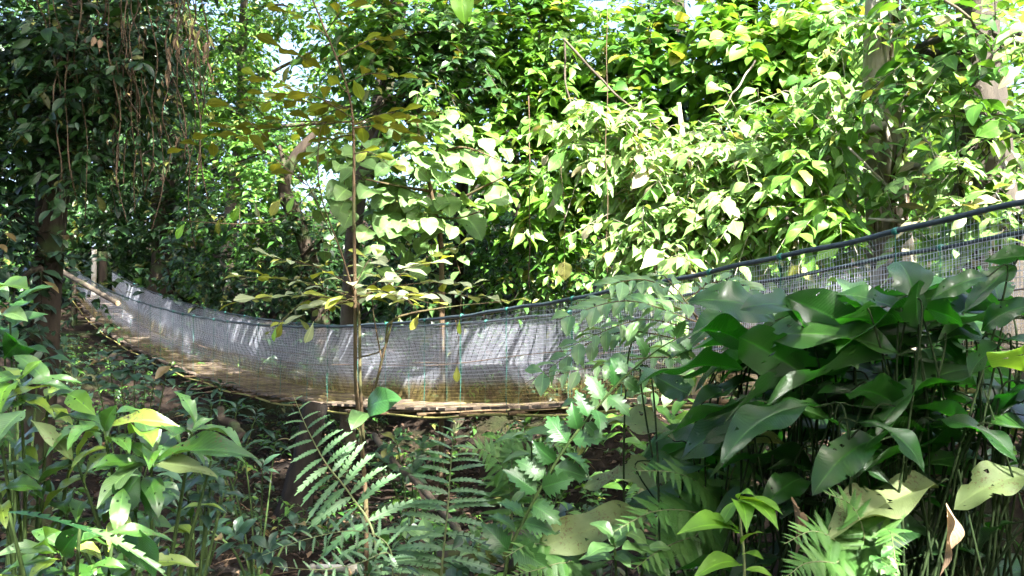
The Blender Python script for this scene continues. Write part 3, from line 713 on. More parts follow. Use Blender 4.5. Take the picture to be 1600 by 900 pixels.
# large round-leaved climber, pale in the sun, in the middle
def round_climber():
    base = gpt(*P(690, 480, 16.4)[:2]); t = thing('climbing_shrub', base, 'climbing shrub with very large round pale leaves in the centre', 'shrub')
    b = Batch(t, base, 300)
    main = [np.append(base, .05), R4(690, 420, 16.4, .05), R4(680, 330, 16.2, .04), R4(660, 240, 16, .03), R4(650, 180, 16, .015)]
    br = [[R4(685, 330, 16.2, .03), R4(740, 300, 15.8, .02), R4(800, 270, 15.5, .01)], [R4(680, 300, 16.2, .03), R4(620, 290, 15.9, .02), R4(570, 280, 15.8, .01)],
          [R4(668, 250, 16, .025), R4(720, 230, 15.6, .018), R4(780, 250, 15.4, .008)], [R4(685, 340, 16, .02), R4(720, 340, 15.5, .015), R4(750, 330, 15.3, .008)]]
    stem_tube(t, 'stem', [main] + br, 'stem_brown', base)
    cn = P(680, 280, 16)
    for px, py, s in [(660, 250, 60), (640, 310, 58), (700, 245, 62), (735, 250, 70), (765, 258, 60), (805, 272, 62), (775, 308, 52), (735, 320, 72), (700, 318, 60), (735, 350, 58), (600, 310, 50), (605, 345, 56), (575, 300, 50), (650, 340, 42), (690, 275, 48), (690, 225, 46), (725, 205, 42), (760, 225, 36), (645, 240, 40), (600, 250, 44), (580, 225, 48), (615, 200, 46), (650, 195, 44), (690, 195, 46), (535, 302, 40), (545, 340, 44), (720, 275, 56), (670, 350, 40), (705, 360, 40), (620, 365, 42), (570, 365, 40), (790, 240, 40), (530, 260, 40), (755, 200, 40), (705, 180, 40), (590, 390, 36)]:
        d = 15.6 + rng.uniform(-.7, .5); T = P(px, py, d); L = s / F * d * rng.uniform(.75, 1.05)
        y = unit(unit(T - cn) * .6 + rng.normal(size=3) * .35 + np.array([.1, -.5, -.55])); n = np.array([.35, -.75, .75]) + rng.normal(size=3) * .22
        b.put(M_RO, 'leaf_round', T - y * L * .6, y, n, L)
    tw = MB(); sprays(b, tw, [lobe(670, 240, 16.4, 110, 70, 26), lobe(650, 330, 16.5, 110, 60, 26), lobe(560, 260, 16.4, 50, 60, 12)], S_RO, ['leaf_round'], .36, nl=6)
    o = link('twig', tw.mesh('twig', MAT['stem_brown'], base), t); o['kind'] = 'stuff'
round_climber()

# the mass of foliage farther back: nobody could count it
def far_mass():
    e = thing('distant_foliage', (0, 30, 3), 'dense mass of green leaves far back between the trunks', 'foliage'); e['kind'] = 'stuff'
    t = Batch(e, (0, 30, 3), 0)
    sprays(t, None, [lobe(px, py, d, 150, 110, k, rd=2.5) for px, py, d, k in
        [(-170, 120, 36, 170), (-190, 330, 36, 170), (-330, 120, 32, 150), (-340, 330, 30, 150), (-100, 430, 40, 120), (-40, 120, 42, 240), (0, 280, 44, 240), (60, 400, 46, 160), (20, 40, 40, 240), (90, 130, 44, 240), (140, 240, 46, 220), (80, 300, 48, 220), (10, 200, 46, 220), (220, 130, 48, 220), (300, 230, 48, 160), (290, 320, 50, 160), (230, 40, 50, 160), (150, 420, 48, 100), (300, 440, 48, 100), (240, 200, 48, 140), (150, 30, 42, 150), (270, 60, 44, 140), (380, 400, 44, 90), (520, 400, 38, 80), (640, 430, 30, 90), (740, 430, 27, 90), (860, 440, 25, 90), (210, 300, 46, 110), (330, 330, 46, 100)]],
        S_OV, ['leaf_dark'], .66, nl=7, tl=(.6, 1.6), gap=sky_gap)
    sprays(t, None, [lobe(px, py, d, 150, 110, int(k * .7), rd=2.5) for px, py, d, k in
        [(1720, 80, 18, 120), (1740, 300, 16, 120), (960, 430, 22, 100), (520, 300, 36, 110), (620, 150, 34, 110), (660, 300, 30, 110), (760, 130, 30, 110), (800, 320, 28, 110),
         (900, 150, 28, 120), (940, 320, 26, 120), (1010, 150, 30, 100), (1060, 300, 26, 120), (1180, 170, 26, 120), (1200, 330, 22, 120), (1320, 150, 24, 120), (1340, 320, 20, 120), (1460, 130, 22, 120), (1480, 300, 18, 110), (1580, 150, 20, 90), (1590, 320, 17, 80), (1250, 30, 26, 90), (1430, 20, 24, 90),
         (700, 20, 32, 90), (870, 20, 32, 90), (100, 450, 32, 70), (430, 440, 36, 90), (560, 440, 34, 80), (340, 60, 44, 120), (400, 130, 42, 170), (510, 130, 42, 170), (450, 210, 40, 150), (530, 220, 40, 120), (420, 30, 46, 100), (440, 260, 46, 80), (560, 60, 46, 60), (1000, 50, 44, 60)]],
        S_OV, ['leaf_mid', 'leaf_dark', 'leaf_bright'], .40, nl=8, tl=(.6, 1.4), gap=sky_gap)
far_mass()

# ------------------------------------------------------------------ unseen trees added beside and behind the viewer to shade the ravine
def unseen_shade_tree(label, x, y, r, top, lobes, seed):
    base = gpt(x, y); t = thing('unseen_shade_tree', base, label, 'tree')
    p = wob(smooth_path([np.append(base - [0, 0, .3], r * 1.5), np.append(base + [0, 0, .8], r), np.append([x + .3, y, top * .6], r * .8), np.append([x, y + .3, top], r * .4)], 18), .15, seed)
    mb = MB(); flute(p[:, :3], p[:, 3], 12, seed, mb); rr = np.random.default_rng(seed)
    for c, q, k in lobes:
        a = p[rr.integers(11, 17)]; mid = (a[:3] + c) / 2 + [0, 0, .5]
        lp = smooth_path([np.append(a[:3], a[3] * .5), np.append(mid, a[3] * .35), np.append(c, a[3] * .12)], 8); mb.tube(lp[:, :3], lp[:, 3], 6)
    link('trunk', mb.mesh('trunk', MAT['bark_brown'], base), t)
    b = Batch(t, base, 0, rest='crown'); sprays(b, None, lobes, S_EL, ['leaf_mid'], .72, nl=8, tl=(.7, 1.6))
SH = np.array([4.56, -7.6, 9.0])                          # added crowns shifted up towards the sun to block it
def HL_(x, y, z, rx, ry, rz, k): return WL(x + SH[0], y + SH[1], z + SH[2], rx, ry, rz, k)
unseen_shade_tree('unseen tall tree added behind the viewer to the right to block the sun', 11.0, -13.0, .4, 20,
    [HL_(5.2, -1.5, 11, 3.0, 2.4, 1.2, 55), HL_(2.0, -1.0, 11, 2.6, 2.4, 1.1, 30), HL_(8.5, 0, 11.5, 2.4, 2.4, 1.2, 65), HL_(5.2, 2.2, 11.5, 2.6, 2.0, 1.1, 60), HL_(4, -4.5, 11.5, 3, 2, 1, 22)], 31)
unseen_shade_tree('unseen tall tree added behind the viewer to the left to block the sun', 1.0, -12.5, .4, 20,
    [HL_(-1.5, .5, 10.5, 2.6, 2.4, 1.1, 75), HL_(1.6, 3.6, 11, 2.4, 2.0, 1.1, 50), HL_(-2.0, 5.0, 11, 2.6, 2.4, 1.2, 120), HL_(-5.0, 4.0, 11, 3, 2.6, 1.3, 110), HL_(1.0, 6.2, 11.5, 1.8, 1.4, .9, 70), HL_(-1.0, 9.0, 10.8, 1.5, 1.8, .9, 120), HL_(-4, 8, 10.5, 2.4, 2.2, 1, 140), HL_(-4, -2, 11, 3, 2.4, 1.2, 60), HL_(-1, -3, 11.5, 2.6, 2, 1, 50), HL_(-1.8, 12.6, 11, 1.5, 1.8, .9, 90), HL_(-1.4, 10.8, 11, 1.2, 1.2, .9, 60)], 32)
def unseen_ring_tree(label, x, y, lobes, seed):  # leafy ring added out of view to cut low sky light
    unseen_shade_tree(label, x, y, .3, 9, lobes, seed)
unseen_ring_tree('unseen leafy tree added on the slope behind the viewer to block low sky light', 1.5, -12, [WL(0, -11, 3, 4, 1.5, 3, 110), WL(5, -10, 4, 3.5, 1.5, 3, 100), WL(-5, -10, 4, 3.5, 1.5, 3, 100), WL(0, -10.5, 8, 5, 1.5, 2, 110), WL(0, -11.5, 13.5, 5, 1.5, 3.5, 130), WL(7, -11, 13, 4, 1.5, 3.5, 110), WL(-7, -11, 13, 4, 1.5, 3.5, 110)], 41)
unseen_ring_tree('unseen leafy tree added beyond the left edge of the view to block side sky light', -11, 2, [WL(-10.5, 0, 3.5, 1.5, 4, 3, 110), WL(-10, -6, 5, 2, 3, 4, 110), WL(-11, 5, 4.5, 1.5, 3, 3, 110), WL(-10.5, 1, 8.5, 1.5, 5, 2, 110), WL(-11, -2, 13, 1.5, 5, 3.5, 130), WL(-11.5, 6, 12, 1.5, 4, 3, 110)], 42)
unseen_ring_tree('unseen leafy tree added beyond the right edge of the view to block side sky light', 11, 0, [WL(10.5, -3, 3.5, 1.5, 4, 3, 110), WL(10, 3, 4.5, 1.5, 3, 3, 110), WL(10.5, -1, 8.5, 1.5, 4, 2, 110), WL(10, -8, 5, 2, 3, 4, 100), WL(11, 6, 6, 1.5, 3, 3.5, 110)], 43)

# ------------------------------------------------------------------ the olive sapling in front of the bridge
def sapling():
    d = 9.0; base = gpt(*P(572, 880, d)[:2]); t = thing('olive_sapling', base, 'slender two-stemmed sapling with flat tiers of olive leaves before the bridge', 'sapling')
    stemA = [np.append(base, .022), R4(572, 800, d, .021), R4(565, 690, d, .02), R4(556, 600, d, .018), R4(555, 480, d, .017), R4(553, 330, d, .015), R4(552, 200, d, .012), R4(540, 130, d, .010), R4(505, 40, d, .008), R4(480, -20, d, .006)]
    stemB = [R4(568, 690, d, .016), R4(563, 600, d - .1, .015), R4(562, 520, d - .1, .013), R4(560, 470, d, .01)]
    link_ = [stemA, stemB]
    brs = []
    def br(*pts):
        brs.append([R4(*p) for p in pts]); return brs[-1]
    b1 = br((556, 470, d, .010), (535, 400, d - .1, .009), (500, 300, d - .2, .007), (498, 220, d - .2, .004), (505, 190, d - .2, .002))
    b2 = br((520, 370, d - .15, .006), (470, 270, d - .3, .005), (400, 200, d - .4, .004), (330, 140, d - .5, .002))
    b3 = br((497, 290, d - .2, .006), (440, 340, d - .3, .004), (380, 350, d - .4, .005), (285, 345, d - .5, .0035))
    tiers = [  # (start, end, n leaves, leaf px, material, above eye)
        ((552, 190), (290, 235), 11, 46), ((552, 185), (400, 120), 8, 44), ((553, 195), (650, 180), 7, 46), ((552, 200), (640, 215), 6, 46), ((548, 150), (440, 75), 6, 44), ((550, 165), (470, 210), 6, 44),
        ((525, 90), (620, 60), 5, 40), ((515, 60), (440, 20), 5, 40), ((540, 130), (620, 120), 5, 42), ((545, 170), (360, 165), 8, 44), ((510, 50), (560, 0), 4, 38), ((480, 290), (330, 190), 6, 40), ((552, 210), (480, 250), 5, 40), ((553, 240), (610, 260), 4, 36)]
    b = Batch(t, base, 300)
    def tier(a, e, nl, px, mat, da, de, zr_=0.0, tms=M_OB, flat=.12):
        A = P(*a, da); E = P(*e, de); sag = np.array([0, 0, .06])
        brs.append([np.append(A, .006), np.append((A + E) / 2 + sag, .004), np.append(E, .0015)])
        ax = unit(E - A); sd = unit(np.cross(ax, [0, 0, 1.0]))
        for i in range(nl):
            f = (i + .9) / nl; p = A + (E - A) * f + sag * 4 * f * (1 - f)
            sg = 1 if i % 2 else -1
            y = ax * .5 + sd * sg * .9 + rng.normal(size=3) * .2 + np.array([0, 0, -.12])
            if i == nl - 1: y = ax + rng.normal(size=3) * .1
            b.put(tms, mat, p, y, np.array([0, .42 if mat == 'leaf_olive' else -.22, 1.0]) + rng.normal(size=3) * flat * 1.5, px / F * d * rng.uniform(.9, 1.4))
    for a, e, nl, px in [(a, e, nl + 1, px * .72) for a, e, nl, px in tiers] + [(a, (e[0] * .8 + 110 + rng.uniform(-20, 20), e[1] + rng.uniform(-25, 40)), nl, px * .7) for a, e, nl, px in tiers[::3]]: tier(a, e, nl, px, 'leaf_olive', d + rng.uniform(-.1, .1), d + rng.uniform(-.9, .9))
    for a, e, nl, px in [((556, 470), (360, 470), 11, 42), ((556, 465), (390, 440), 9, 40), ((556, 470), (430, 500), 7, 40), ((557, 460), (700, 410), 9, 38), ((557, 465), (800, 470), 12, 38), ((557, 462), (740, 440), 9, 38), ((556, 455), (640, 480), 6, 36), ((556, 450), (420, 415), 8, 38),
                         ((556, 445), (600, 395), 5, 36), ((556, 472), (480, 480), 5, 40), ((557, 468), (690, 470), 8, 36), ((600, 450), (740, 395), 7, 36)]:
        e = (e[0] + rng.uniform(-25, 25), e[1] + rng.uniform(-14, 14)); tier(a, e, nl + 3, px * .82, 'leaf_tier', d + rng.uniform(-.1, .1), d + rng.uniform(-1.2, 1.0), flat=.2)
    # hanging young leaves
    pool = np.concatenate([smooth_path(p, 14)[:, :3] for p in brs])
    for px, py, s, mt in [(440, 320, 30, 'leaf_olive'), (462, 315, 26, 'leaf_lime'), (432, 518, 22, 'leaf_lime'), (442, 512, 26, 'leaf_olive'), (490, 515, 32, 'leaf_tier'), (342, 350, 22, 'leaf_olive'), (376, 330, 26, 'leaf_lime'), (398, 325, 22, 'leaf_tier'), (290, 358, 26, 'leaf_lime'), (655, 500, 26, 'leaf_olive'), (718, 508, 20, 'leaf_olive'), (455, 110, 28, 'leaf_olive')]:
        dd = d - rng.uniform(.1, .5); p = P(px, py - s * .4, dd); near = pool[np.argmin(np.linalg.norm(pool - p, axis=1))]
        brs.append([np.append(near, .004), np.append((near + p) / 2 + [0, 0, .04], .003), np.append(p, .002)])
        b.put(M_OB, mt, p, np.array([rng.uniform(-.6, .5), rng.uniform(-.3, .2), -1.0]), np.array([rng.uniform(-.9, .9), -.8, .3]), s / F * dd * 1.1)
    br((556, 560, d, .006), (600, 545, d - .2, .008), (612, 500, d - .3, .012), (700, 480, d - .5, .007), (800, 470, d - .7, .002))
    br((575, 640, d, .012), (590, 590, d - .1, .012), (600, 550, d - .2, .011), (612, 505, d - .3, .010))
    br((596, 560, d - .2, .007), (585, 500, d - .1, .006), (580, 455, d, .005))
    stem_tube(t, 'stem', link_, 'stem_brown', base, 8)
    mb = MB()
    for p in brs:
        q = smooth_path(p, 12); mb.tube(q[:, :3], np.maximum(q[:, 3], .0015), 5)
    link('branch', mb.mesh('branch', MAT['stem_brown'], base), t)
    # big shaded leaf pair low on the stem
    b.bt(M_BR, 'leaf_saw', P(572, 640, d - .2), P(614, 622, d - .5), (0, -.9, .4), 1.0, 1.1)
    b.bt(M_BR, 'leaf_comp', P(577, 645, d - .2), P(552, 662, d - .5), (0, -.6, .8), 1.0, 1.1)
sapling()

# ------------------------------------------------------------------ ferns
def fern(label, pts, pairs, l0, l1, mat, tms, name='fern', lift=.15, cap=300, rmat='stem_pale', fronds=None, rad=.011, wf=1.0, back=.0, start=.12, face=(0, -.8, .6), pn='pinna'):
    """one or several fronds: pts are pixel rows (px,py,d)"""
    fr = fronds or [pts]
    first = P(*fr[0][0]); base = gpt(first[0], first[1]); t = thing(name, base, label, 'fern'); b = Batch(t, base, cap, name=pn)
    mb = MB()
    for f in fr:
        rows = [np.append(P(*p), rad * (1 - .8 * i / (len(f) - 1))) for i, p in enumerate(f)]
        if rows[0][2] > base[2] + .05 and not fronds: rows = [np.append(base, rad)] + rows
        if fronds: rows = [np.append(base * .98 + rows[0][:3] * .02, rad)] + rows
        q = smooth_path(rows, 40); mb.tube(q[:, :3], np.maximum(q[:, 3], .0018), 5)
        n = len(q)
        for i in range(pairs):
            s = start + (1 - start) * (i + .5) / pairs; k = min(n - 2, int(s * (n - 1))); p = q[k, :3]; tan = unit(q[k + 1, :3] - q[k, :3])
            view = unit(np.asarray(face, float)); sd = unit(np.cross(tan, view))
            w = math.sin(min(1, (1 - s) * 1.25 + .06) * math.pi / 2) ** .8
            L = (l0 + (l1 - l0) * s) * w / F * f[0][2]
            for sg in (-1, 1):
                p2 = p + tan * (.01 * sg)
                y = sd * sg + tan * (lift + .5 * s * s) + rng.normal(size=3) * .10 + np.array([0, 0, -.10]) + view * rng.uniform(-.25, .1)
                nrm = view + np.array([0, 0, .55]) + rng.normal(size=3) * .22
                b.put(tms, mat, p2, y, nrm, L * rng.uniform(.88, 1.1), wf)
    link('stalk', mb.mesh('stalk', MAT[rmat], base), t)
    return t
fern('upright ladder-like fern with ragged pinnae standing in the bottom centre', [(690, 895, 8.0), (699, 800, 8.0), (705, 720, 8.0), (712, 652, 7.9)], 19, 96, 74, 'leaf_fern', F_PI, lift=.05)
fern('upright fern leaning left below the bridge beside the sapling', [(585, 840, 8.4), (545, 770, 8.4), (510, 725, 8.3), (480, 670, 8.2), (456, 612, 8.1)], 15, 108, 64, 'leaf_fern', F_PI, lift=.0, start=.2)
fern('low fern with toothed pinnae at the foot of the sapling', None, 12, 42, 38, 'leaf_fern', F_PI, fronds=[[(610, 860, 7.6), (560, 830, 7.4), (480, 842, 7.2), (410, 868, 7.0)], [(610, 868, 7.6), (560, 880, 7.2), (500, 890, 7.0), (430, 885, 6.8)]], rad=.006)
fern('feathery pale green fern arching in front of the big leaves, lower right of centre', None, 22, 78, 50, 'leaf_lacy', F_CO, fronds=[[(1130, 830, 5.6), (1110, 770, 5.5), (1060, 740, 5.3), (990, 735, 5.1)], [(1130, 830, 5.6), (1080, 800, 5.4), (1020, 800, 5.2), (960, 830, 5.0)], [(1135, 830, 5.6), (1140, 750, 5.5), (1170, 700, 5.4), (1220, 690, 5.3)], [(1130, 835, 5.6), (1080, 840, 5.4), (1030, 860, 5.2), (990, 890, 5.1)]], rad=.006, face=(0, -.7, .7))
fern('bright green lacy fern in the bottom right corner area under the big leaves', None, 22, 74, 46, 'leaf_lacy', F_CO, fronds=[[(1330, 900, 4.6), (1310, 850, 4.5), (1270, 830, 4.4), (1225, 850, 4.2)], [(1335, 900, 4.6), (1350, 840, 4.5), (1330, 790, 4.5), (1290, 770, 4.4)], [(1335, 900, 4.6), (1300, 880, 4.4), (1260, 880, 4.3), (1230, 900, 4.2)], [(1340, 900, 4.6), (1370, 850, 4.5), (1390, 830, 4.4), (1400, 880, 4.3)]], rad=.006, face=(0, -.7, .7))
fern('small lacy fern hidden among dark stems below the big leaves', None, 20, 40, 26, 'leaf_lacy', F_CO, fronds=[[(1420, 790, 5.4), (1400, 740, 5.3), (1370, 730, 5.2), (1335, 745, 5.1)], [(1420, 790, 5.4), (1430, 735, 5.3), (1440, 722, 5.2), (1460, 730, 5.1)]], rad=.005, face=(0, -.7, .7))
fern('mid-height lacy fern just right of the ladder-like fern', None, 21, 56, 38, 'leaf_lacy', F_CO, fronds=[[(800, 800, 8.6), (790, 740, 8.5), (760, 705, 8.4), (715, 700, 8.3)], [(800, 800, 8.6), (810, 740, 8.5), (850, 700, 8.4), (900, 700, 8.3)], [(800, 800, 8.6), (800, 720, 8.5), (805, 690, 8.4), (830, 670, 8.3)]], rad=.006, face=(0, -.7, .7))
fern('dark bracken-like fern on the bottom edge below the toothed climber', None, 20, 60, 40, 'leaf_lacy', F_CO, fronds=[[(900, 900, 5.6), (870, 860, 5.5), (830, 850, 5.4), (790, 870, 5.2)], [(900, 900, 5.6), (880, 880, 5.4), (840, 890, 5.3), (800, 900, 5.2)]], rad=.005, face=(0, -.7, .7))

# ------------------------------------------------------------------ toothed climber, compound shrub, lime seedling
def toothed():
    d = 5.4; base = gpt(*P(770, 960, d)[:2]); t = thing('toothed_climber', base, 'scrambling stem with coarse saw-toothed leaves rising to the right, bottom centre', 'climber')
    pts = [np.append(base, .012), R4(790, 890, d, .011), R4(820, 810, d, .010), R4(855, 745, d, .009), R4(890, 690, d, .008), R4(930, 640, d, .007), R4(975, 590, d, .006), R4(1030, 545, d, .004), R4(1075, 520, d, .002)]
    stem_tube(t, 'stem', [pts], 'stem_green', base); b = Batch(t, base, 300)
    q = smooth_path(pts, 60)
    for i in range(30):
        k = min(58, 9 + int(i * 1.68)); p = q[k, :3]; tan = unit(q[k + 1, :3] - p); sd = unit(np.cross(tan, [0, -1, .3])); sg = 1 if i % 2 else -1
        L = (62 - i * 1.0) / F * d * rng.uniform(.85, 1.2)
        b.put(F_SA, 'leaf_saw', p, sd * sg + tan * .35 + rng.normal(size=3) * .3 + np.array([0, -.25, -.2]), np.array([0, -.6, .8]) + rng.normal(size=3) * .45, L, 1.15)
toothed()
def compound():
    d = 6.6; base = gpt(*P(1120, 800, d)[:2]); t = thing('compound_leaf_shrub', base, 'light green shrub with feathered compound leaves hanging across the bridge mesh', 'shrub')
    b = Batch(t, base, 300); paths = [[np.append(base, .02), R4(1125, 650, d, .016), R4(1110, 560, d, .012), R4(1090, 500, d, .008), R4(1060, 455, d, .004)]]
    for a, m_, e, n, s in [((1095, 505), (980, 470), (870, 500), 9, 44), ((1105, 540), (960, 520), (820, 600), 11, 46), ((1110, 560), (1000, 560), (850, 590), 10, 42), ((1090, 495), (1020, 440), (940, 445), 8, 42), ((1100, 520), (1000, 500), (880, 545), 9, 42), ((1070, 470), (1120, 440), (1180, 450), 7, 40), ((1115, 590), (1000, 590), (880, 640), 9, 44), ((1085, 490), (1000, 465), (900, 470), 8, 40), ((1060, 455), (1030, 430), (1000, 470), 6, 38), ((1112, 570), (1060, 600), (980, 620), 7, 40)]:
        dd = d + rng.uniform(-.4, .4); r = [R4(*a, d, .005), R4(*m_, dd, .004), R4(*e, dd - .2, .0015)]; paths.append(r); q = smooth_path(r, 30)
        for i in range(n):
            k = 5 + int(i * 24 / n); p = q[k, :3]; tan = unit(q[k + 1, :3] - q[k, :3]); sd = unit(np.cross(tan, [0, -.5, .9]))
            for sg in (-1, 1):
                b.put(M_LA if i % 2 else M_EL, 'leaf_comp', p, sd * sg * .8 + tan * .65 + rng.normal(size=3) * .15 + np.array([0, 0, -.25]), np.array([0, -.45, .9]) + rng.normal(size=3) * .25, s / F * dd * rng.uniform(.75, 1.15), 1.1)
    stem_tube(t, 'stem', paths, 'stem_brown', base, 5)
compound()
def seedling():
    d = 4.4; base = gpt(*P(1168, 960, d)[:2]); t = thing('lime_seedling', base, 'lone lime green seedling with a whorl of narrow leaves, bottom right of centre', 'seedling')
    stem_tube(t, 'stem', [[np.append(base, .008), R4(1163, 895, d, .007), R4(1158, 830, d, .006), R4(1153, 780, d, .004)]], 'stem_pale', base); b = Batch(t, base, 300)
    for a, e, n in [((1153, 782), (1218, 812), (.1, -.4, 1)), ((1153, 780), (1222, 795), (.2, -.2, 1)), ((1152, 785), (1170, 818), (0, -.9, .5)), ((1152, 782), (1122, 830), (-.5, -.7, .7)), ((1153, 780), (1175, 766), (0, -.8, .6)), ((1155, 832), (1065, 822), (0, -.5, .9)), ((1157, 850), (1190, 828), (0, -.4, 1)), ((1159, 866), (1192, 870), (0, -.5, .9)), ((1160, 882), (1080, 896), (0, -.5, .9)), ((1155, 828), (1100, 805), (0, -.5, .9)), ((1162, 890), (1215, 900), (0, -.4, .9))]:
        b.bt(M_LA, 'leaf_lime', P(*a, d), P(*e, d - rng.uniform(0, .35)), n, 1.25)
seedling()

# ------------------------------------------------------------------ big paddle-leaved plants on the right
HX = [(1085, 5.6), (1180, 5.2), (1270, 5.0), (1360, 4.9), (1445, 4.8), (1530, 4.7), (1610, 4.6)]
HL = ['leftmost', 'second', 'third', 'fourth', 'fifth', 'sixth', 'rightmost']
HLAB = ['paddle-leaved plant farthest left, its low leaves reaching over the deck edge', 'paddle-leaved plant with pale ribbed leaf tips against the mesh, left part of the clump',
        'paddle-leaved plant with broad dark hanging blades in the left middle of the clump', 'paddle-leaved plant with long nearly level blades, middle of the clump',
        'paddle-leaved plant with one upright pale leaf standing before the mesh', 'paddle-leaved plant with pale spotted torn leaf low at right', 'paddle-leaved plant cut by the right edge with a yellow-green leaf']
helic = []
for (px, d), lab in zip(HX, HLAB):
    g = P(px, 900, d); base = gpt(g[0], g[1]); t = thing('paddle_plant', base, lab, 'plant', 'clump of paddle-leaved plants'); helic.append((px, d, base, t, Batch(t, base, 300), []))
def pleaf(tip, bs, n, wf=1.0, mat='leaf_helic', dd=0., tipd=None, tms=H_BA, own=None, hi=False):
    i = own if own is not None else int(np.argmin([abs(bs[0] - 25 - h[0]) for h in helic]))
    px, d, base, t, b, st = helic[i]; d = d + dd + rng.uniform(-.12, .12)
    B = P(*bs, d); T = P(*tip, d + (tipd if tipd is not None else rng.uniform(-.3, .3)))
    b.bt(H_OLD if mat == 'leaf_old' else tms, mat, B, T, n, wf, 1.14)
    ydir = unit(T - B); foot = base + np.append(rng.normal(size=2) * .28, -.1)
    if hi: foot = foot + (B - foot) * rng.uniform(.35, .6) + rng.normal(size=3) * .06
    mid = foot * .45 + B * .55 - ydir * .10 + np.array([0, 0, .05]); k = B - ydir * .10 - np.array([0, 0, .04])
    st.append([np.append(foot, .006 if hi else .013), np.append(mid, .0065), np.append(k, .005), np.append(B + ydir * .02, .0035)])
UP = (0, -.35, 1.0); VW = (0, -1, .45); UN = (0, .75, .65)
for tip, bs, n, wf, mt in [
    ((1098, 458), (1212, 502), (0, -.75, .7), 1.1, 'leaf_helic'), ((1182, 461), (1256, 512), (-.2, -.7, .7), .95, 'leaf_helic'), ((1234, 462), (1350, 528), (.1, .9, .5), 1.15, 'leaf_helic'),
    ((1060, 505), (1180, 550), (0, .45, .9), 1.0, 'leaf_helic'), ((1160, 526), (1258, 586), (0, .95, .35), 1.15, 'leaf_helic'), ((1200, 511), (1408, 554), (0, -.4, .95), .72, 'leaf_helic'),
    ((1135, 555), (1228, 592), (0, .6, .8), 1.1, 'leaf_helic'), ((1003, 580), (1162, 578), (0, .6, .8), .8, 'leaf_helic'), ((1083, 620), (1020, 586), (-.4, .9, .2), 1.0, 'leaf_helic'),
    ((1207, 613), (1398, 560), (0, .3, .95), .8, 'leaf_helic'), ((1487, 594), (1404, 556), (0, -.5, .85), 1.0, 'leaf_helic'), ((1408, 406), (1430, 466), (-.1, -1, .35), 1.9, 'leaf_helic'),
    ((1318, 455), (1414, 488), (0, -.7, .75), 1.0, 'leaf_helic'), ((1432, 445), (1436, 512), (-.5, .9, .2), 1.4, 'leaf_helic'), ((1505, 502), (1444, 482), (.2, .9, .4), 1.3, 'leaf_helic'), ((1490, 462), (1436, 470), (0, .9, .4), 1.2, 'leaf_helic'),
    ((1450, 528), (1575, 500), (0, .35, .95), 1.05, 'leaf_helic'), ((1548, 405), (1640, 398), (0, .8, .6), .9, 'leaf_helic'), ((1465, 456), (1545, 432), (0, -.6, .8), .8, 'leaf_helic'), ((1518, 472), (1586, 414), (-.3, -.8, .5), .8, 'leaf_helic'),
    ((1530, 505), (1620, 478), (0, -.7, .7), 1.2, 'leaf_helic'), ((1590, 535), (1606, 582), (.3, .9, .3), 1.5, 'leaf_lime'), ((1511, 582), (1562, 540), (-.3, .9, .4), 1.1, 'leaf_helic'),
    ((1398, 650), (1504, 634), (0, .5, .85), .9, 'leaf_helic'), ((1497, 678), (1596, 628), (0, -.6, .8), .95, 'leaf_helic'), ((1200, 724), (1266, 738), (0, .5, .85), .9, 'leaf_helic'), ((1203, 776), (1256, 748), (0, -.6, .8), 1.0, 'leaf_helic'),
    ((1330, 838), (1380, 796), (-.2, -.8, .6), 1.1, 'leaf_helic'), ((1105, 692), (1022, 720), (0, .6, .8), .8, 'leaf_helic'),
    ((1310, 822), (1465, 757), (.05, -.35, .95), .85, 'leaf_old'), ((1498, 778), (1612, 742), (0, -.5, .9), 1.2, 'leaf_old'), ((850, 848), (1012, 808), (-.1, -.7, .75), .8, 'leaf_old'), ((918, 745), (1062, 750), (0, -.6, .8), .75, 'leaf_old'),
    ((942, 651), (1056, 690), (0, -.45, .9), .75, 'leaf_old'), ((918, 568), (996, 578), (0, -.45, .9), .7, 'leaf_comp'), ((1100, 560), (1010, 545), (0, -.3, .95), .7, 'leaf_comp'),
    ((1200, 640), (1130, 610), (0, -.3, .95), .9, 'leaf_old'), ((1110, 650), (1210, 630), (0, -.4, .9), .8, 'leaf_helic'), ((1260, 640), (1330, 610), (0, .5, .85), 1.0, 'leaf_helic'), ((1160, 690), (1250, 700), (0, -.1, 1), .9, 'leaf_old'), ((1560, 640), (1610, 600), (0, -.3, .9), 1.1, 'leaf_helic'),
    ((1340, 560), (1280, 520), (0, -.4, .9), 1.1, 'leaf_comp'), ((1330, 600), (1410, 640), (0, .6, .8), 1.0, 'leaf_helic'), ((1300, 430), (1350, 480), (0, -.5, .85), .9, 'leaf_comp'), ((1540, 420), (1560, 470), (0, -.9, .3), 1.3, 'leaf_helic')]:
    pleaf(tip, bs, n, wf, mt)
for k in range(110):                                      # darker inner and rear blades of the clump
    bx = rng.uniform(1120, 1620); by = (rng.uniform(480, 600) if k % 3 else rng.uniform(600, 800)) + max(0, 1220 - bx) * .5
    an = rng.uniform(-.5, .6) + (math.pi if rng.random() < .62 else 0); L = rng.uniform(95, 185)
    pleaf((bx + L * math.cos(an), by + L * .55 * math.sin(an) + 12), (bx, by), (rng.uniform(-.3, .3), rng.uniform(-.6, .8), 1.0), rng.uniform(.8, 1.15), 'leaf_helic', dd=rng.uniform(.0, .9), hi=True)
